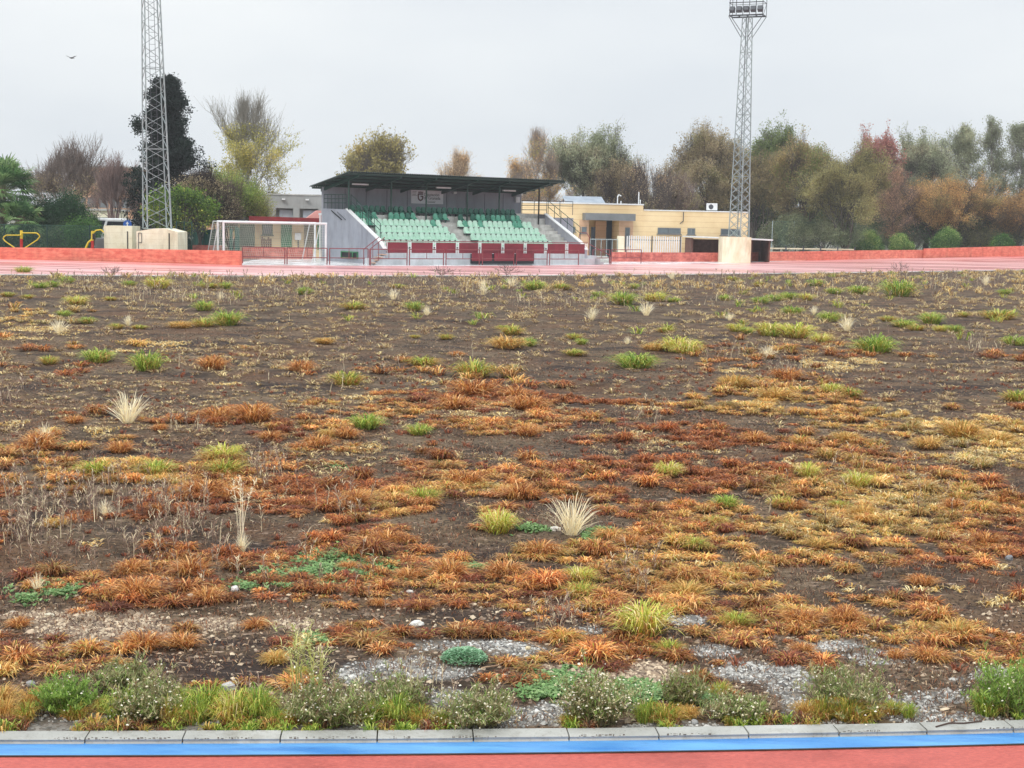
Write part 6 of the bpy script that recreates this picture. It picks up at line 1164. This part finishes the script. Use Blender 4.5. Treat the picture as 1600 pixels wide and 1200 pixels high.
# flowering shrubs on the kerb edge
def shrub(label, px, py, wpx, hpx, seed, flower=.5, green=.5):
    R = np.random.default_rng(seed); P = ground(px, py); k = np.linalg.norm(P-CAM)/F_PX; rad = wpx*k*.5; H = hpx*k*.98; r_ = empty('flowering_weed_bush', (P[0], P[1], 0), label, 'weed bush', 'feathery weed bushes on the kerb edge'); n = 150; rad *= R.uniform(1.05, 1.3); H *= R.uniform(.72, .92)
    th = R.uniform(0, 6.283, n); rr = .5*rad*R.random(n)**.7; root = np.column_stack([np.cos(th)*rr, np.sin(th)*rr*.7, np.zeros(n)]); az = th+R.normal(0, .5, n); reach = rad*R.uniform(.05, .8, n); h = H*R.uniform(.3, .9, n)*(1-.3*reach/rad)*np.where(R.random(n) < .12, 1.45, 1); reach = reach*np.where(np.cos(th-seed*1.7) > .3, 1.25, .85); phi = R.uniform(1.2, 1.65, n)
    base_c = [tuple(v*1.08 for v in q) for q in c_((126, 128, 84), (150, 152, 106), (108, 116, 72), (170, 162, 124), (128, 108, 80))]; gc = [tuple(v*1.12 for v in q) for q in c_((112, 142, 62), (140, 166, 80), (96, 124, 54))]; pal = gc if green > .6 else base_c+gc[:1]
    prt = [blades(root, az, reach, h, phi, np.full(n, .0035), pick(c_((130, 124, 92), (112, 116, 76)), n, R), R)]
    def on(i, t):
        d = np.column_stack([np.cos(az[i]), np.sin(az[i]), np.zeros(len(i))]); q = root[i]+d*(reach[i]*t**1.15)[:, None]; q[:, 2] = h[i]*np.sin(phi[i]*t)/np.where(phi[i] > np.pi/2, 1, np.sin(phi[i])); return q
    i = np.repeat(np.arange(n), 30); m = len(i); t = R.uniform(.12, 1, m); prt.append(blades(on(i, t), R.uniform(0, 6.283, m), R.uniform(.012, .04, m), R.uniform(.008, .035, m), R.uniform(1.0, 1.7, m), R.uniform(.003, .006, m), pick(pal, m, R), R))
    V, Q, T, C_ = merge(prt)
    nf = int(300*flower)
    if nf:
        i = R.integers(0, n, nf); q = on(i, R.uniform(.55, 1.0, nf))+R.normal(0, .02, (nf, 3)); w_ = 1-np.abs(q[:, 0])/rad*.3; sz = R.uniform(.0035, .0085, nf)
        V2, F, C2 = stones(q, sz, R, pick(c_((226, 218, 188), (206, 194, 156), (236, 232, 214)), nf, R, .1), .9); T = np.concatenate([T, F+len(V)]); V = np.concatenate([V, V2]); C_ = np.concatenate([C_, C2])
    link('foliage', mesh_np('foliage', V, [Q, T], C_), M_BLADE, r_)
shrub('small dark weed bush with few flowers, leftmost on the kerb', 100, 1116, 84, 64, 1, .15, .7)
shrub('tall grey green weed bush behind the cluster of white flowers', 195, 1085, 80, 74, 2, .25)
shrub('white flowered weed bush, second from left along the kerb', 232, 1126, 110, 96, 3, 1.0)
shrub('straggly weed bush under the tall grass stalks, left of centre', 510, 1132, 118, 100, 4, .8)
shrub('thin grey weed growth behind the green tuft left of centre', 625, 1112, 90, 66, 5, .4)
shrub('compact brown green weed bush with cream flowers at centre', 748, 1134, 112, 84, 6, .9)
shrub('densely cream flowered weed bush right of centre', 930, 1131, 104, 104, 7, 1.7)
shrub('slim pale green weed bush, right of the cream flowered one', 1066, 1108, 62, 66, 8, .2)
shrub('low wide weed bush right of the slim one', 1158, 1122, 84, 48, 9, .9)
shrub('large olive weed bush in the right quarter of the kerb', 1318, 1108, 124, 96, 10, .35)
shrub('bright green weed bush at the right frame edge', 1572, 1116, 110, 118, 11, .4, .8)
# tall seeding grass stalks left of centre
def stalk(label, px, py, hpx, seed, dry=False):
    R = np.random.default_rng(seed); P = ground(px, py); H = hpx*np.linalg.norm(P-CAM)/F_PX; r_ = empty('tall_grass_stalk', P, label, 'grass stalk', 'tall pale seeding grass stalks'); n = 9; root = np.zeros((n, 3)); root[:, :2] = R.normal(0, .02, (n, 2)); az = R.uniform(0, 6.28, n)
    lean = H*R.uniform(.02, .3, n); hh = H*R.uniform(.6, 1, n); pr = [blades(root, az, lean, hh, np.full(n, 1.5), np.full(n, .005), pick(BLEACH if dry else c_((176, 176, 112), (150, 156, 90)), n, R), R)]
    i = np.repeat(np.arange(n), 16); m = len(i); t = R.uniform(.4, 1, m); d = np.column_stack([np.cos(az[i]), np.sin(az[i]), np.zeros(m)]); q = root[i]+d*(lean[i]*t**1.15)[:, None]; q[:, 2] = hh[i]*np.sin(1.5*t); pr.append(blades(q, R.uniform(0, 6.28, m), R.uniform(.02, .07, m), R.uniform(-.01, .04, m), R.uniform(1.2, 2.3, m), np.full(m, .006), pick(BLEACH if dry else c_((204, 200, 146), (170, 176, 104)), m, R), R))
    V, Q, T, C_ = merge(pr); link('blades', mesh_np('blades', V, [Q, T], C_), M_BLADE, r_)
stalk('tallest pale grass stalk, left of centre above the straggly bush', 462, 1110, 150, 1)
stalk('second pale grass stalk, right beside the tallest one', 492, 1112, 120, 2)
stalk('tall bleached weed stalk in the near field below the goal', 377, 858, 118, 3, True)
# round blue green cushion plant
P = ground(725, 1036); Rr = np.random.default_rng(3); n = 1500; th = Rr.uniform(0, 6.283, n); r0 = np.sqrt(Rr.random(n)); rad = .135
root = np.column_stack([np.cos(th)*r0*rad, np.sin(th)*r0*rad*.95, .075*np.sqrt(1-r0**2*.95)*Rr.uniform(.75, 1.05, n)]); V, q, t, c = blades(root, th+Rr.normal(0, .8, n), Rr.uniform(.008, .02, n), Rr.uniform(.004, .014, n), Rr.uniform(1.4, 2.2, n), Rr.uniform(.010, .017, n), pick(c_((128, 168, 132), (104, 146, 108), (156, 188, 156)), n, Rr), Rr)
o = link('cushion_plant', mesh_np('cushion_plant', V, [q, t], c), M_BLADE); o.location = (P[0], P[1], float(hfun(P[0], P[1]))); tag(o, 'round blue green cushion plant on the grey gravel, near centre', 'plant')
# larger stones
def stone(name, label, px, py, wpx, hpx, colr, seed, flat=.7):
    R = np.random.default_rng(seed); P = ground(px, py); k = np.linalg.norm(P-CAM)/F_PX; a, h = wpx*k*.5, hpx*k; me = bpy.data.meshes.new(name); import bmesh; bm = bmesh.new(); bmesh.ops.create_icosphere(bm, subdivisions=2, radius=1)
    for v in bm.verts: f = 1+R.normal(0, .09); v.co = Vector((v.co.x*a*f, v.co.y*a*.75*f, v.co.z*h*.55*f+h*.3))
    bm.to_mesh(me); bm.free(); o = link(name, me, pmat('stone_'+str(seed), srgb(*colr), tuple(c*.7 for c in srgb(*colr)), 40, .8, .4, 90)); o.location = (P[0], P[1], float(hfun(P[0], P[1]))); tag(o, label, 'stone', 'larger loose stones')
for i, (px, py, w_, h_, c2, lb) in enumerate([(367, 927, 13, 10, (236, 228, 222), 'round white stone beside the rust tufts left of the green creepers'), (77, 963, 15, 7, (214, 204, 180), 'flat pale tan stone at the top of the pebble patch'), (298, 934, 12, 6, (220, 206, 184), 'flat cream stone left of the round white stone'), (652, 978, 22, 11, (232, 230, 222), 'white angular stone above the central gravel patch'), (20, 960, 12, 6, (196, 182, 160), 'pale stone near the left frame edge by the pebbles'), (1085, 1131, 12, 9, (160, 160, 158), 'grey stone at the kerb under the slim weed bush'), (357, 1078, 22, 14, (196, 192, 190), 'grey pointed stone behind the green kerb grass'), (48, 1072, 14, 10, (160, 158, 156), 'grey stone behind the golden tufts at the left'), (825, 1017, 9, 7, (228, 210, 170), 'small yellowish stone right of the cushion plant'), (1197, 968, 9, 6, (214, 206, 196), 'small pale stone in the rust mats right of the big tuft'), (1577, 873, 12, 10, (140, 142, 146), 'dark grey stone at the right frame edge in the near field'), (868, 828, 18, 8, (232, 226, 216), 'white bone shaped stone left of the large bleached bunch'), (640, 927, 12, 5, (214, 206, 196), 'small flat pale stone right of the green creepers')]): stone('stone', lb, px, py, w_, h_, c2, i)
# twigs
def twig(label, pts, r, m, z=.015, name='fallen_twig'):
    Q_ = [ground(x, y) for x, y in pts]; Q_ = [np.array([p[0], p[1], float(hfun(p[0], p[1]))+z]) for p in Q_]; o = MB().path(Q_, r, 5).build(name, m); tag(o, label, 'twig', 'fallen twigs')
M_tw = pmat('pale_twig', srgb(190, 160, 130), srgb(150, 122, 98), 10, .85); M_twd = pmat('dark_twig', srgb(84, 64, 56), srgb(60, 46, 40), 10, .85)
twig('long pale twig curving above the central gravel patch', [(580, 962), (596, 976), (617, 987), (650, 996)], .003, M_tw)
twig('long pale twig right of the cushion plant', [(825, 1008), (850, 1020), (875, 1036), (898, 1047)], .0035, M_tw)
twig('brown twig lying right of the cushion plant towards the centre bush', [(752, 1048), (775, 1045), (805, 1034), (830, 1030)], .0035, M_tw)
twig('thin twig on bare soil right of the golden tufts', [(1128, 905), (1150, 915), (1178, 923)], .003, M_tw)
P0 = [kpt(1452, w_break*.75, .035), kpt(1478, w_break*.35, .037), kpt(1500, w_break*.40, .036), kpt(1531, w_break*.22, .038)]
tag(MB().path(P0, .0042, 5).bar(P0[1], P0[1]+np.array([.04, .03, .0]), .003).build('fallen_twig', M_twd), 'dark forked twig lying on the pale kerb at the right', 'twig', 'fallen twigs')
# ------------------------------------------------------------------ thin moist air
hz = MB().box(-330, 330, -12, 260, -1.2, 24); ho = hz.build('haze', None); tag(ho, kind='stuff')
m = bpy.data.materials.new('haze_air'); m.use_nodes = True; nt = m.node_tree; nt.nodes.clear(); out = nt.nodes.new('ShaderNodeOutputMaterial'); pv = nt.nodes.new('ShaderNodeVolumePrincipled'); pv.inputs['Density'].default_value = .00055; pv.inputs['Color'].default_value = (.9, .92, .95, 1); nt.links.new(pv.outputs[0], out.inputs['Volume']); ho.data.materials.append(m)
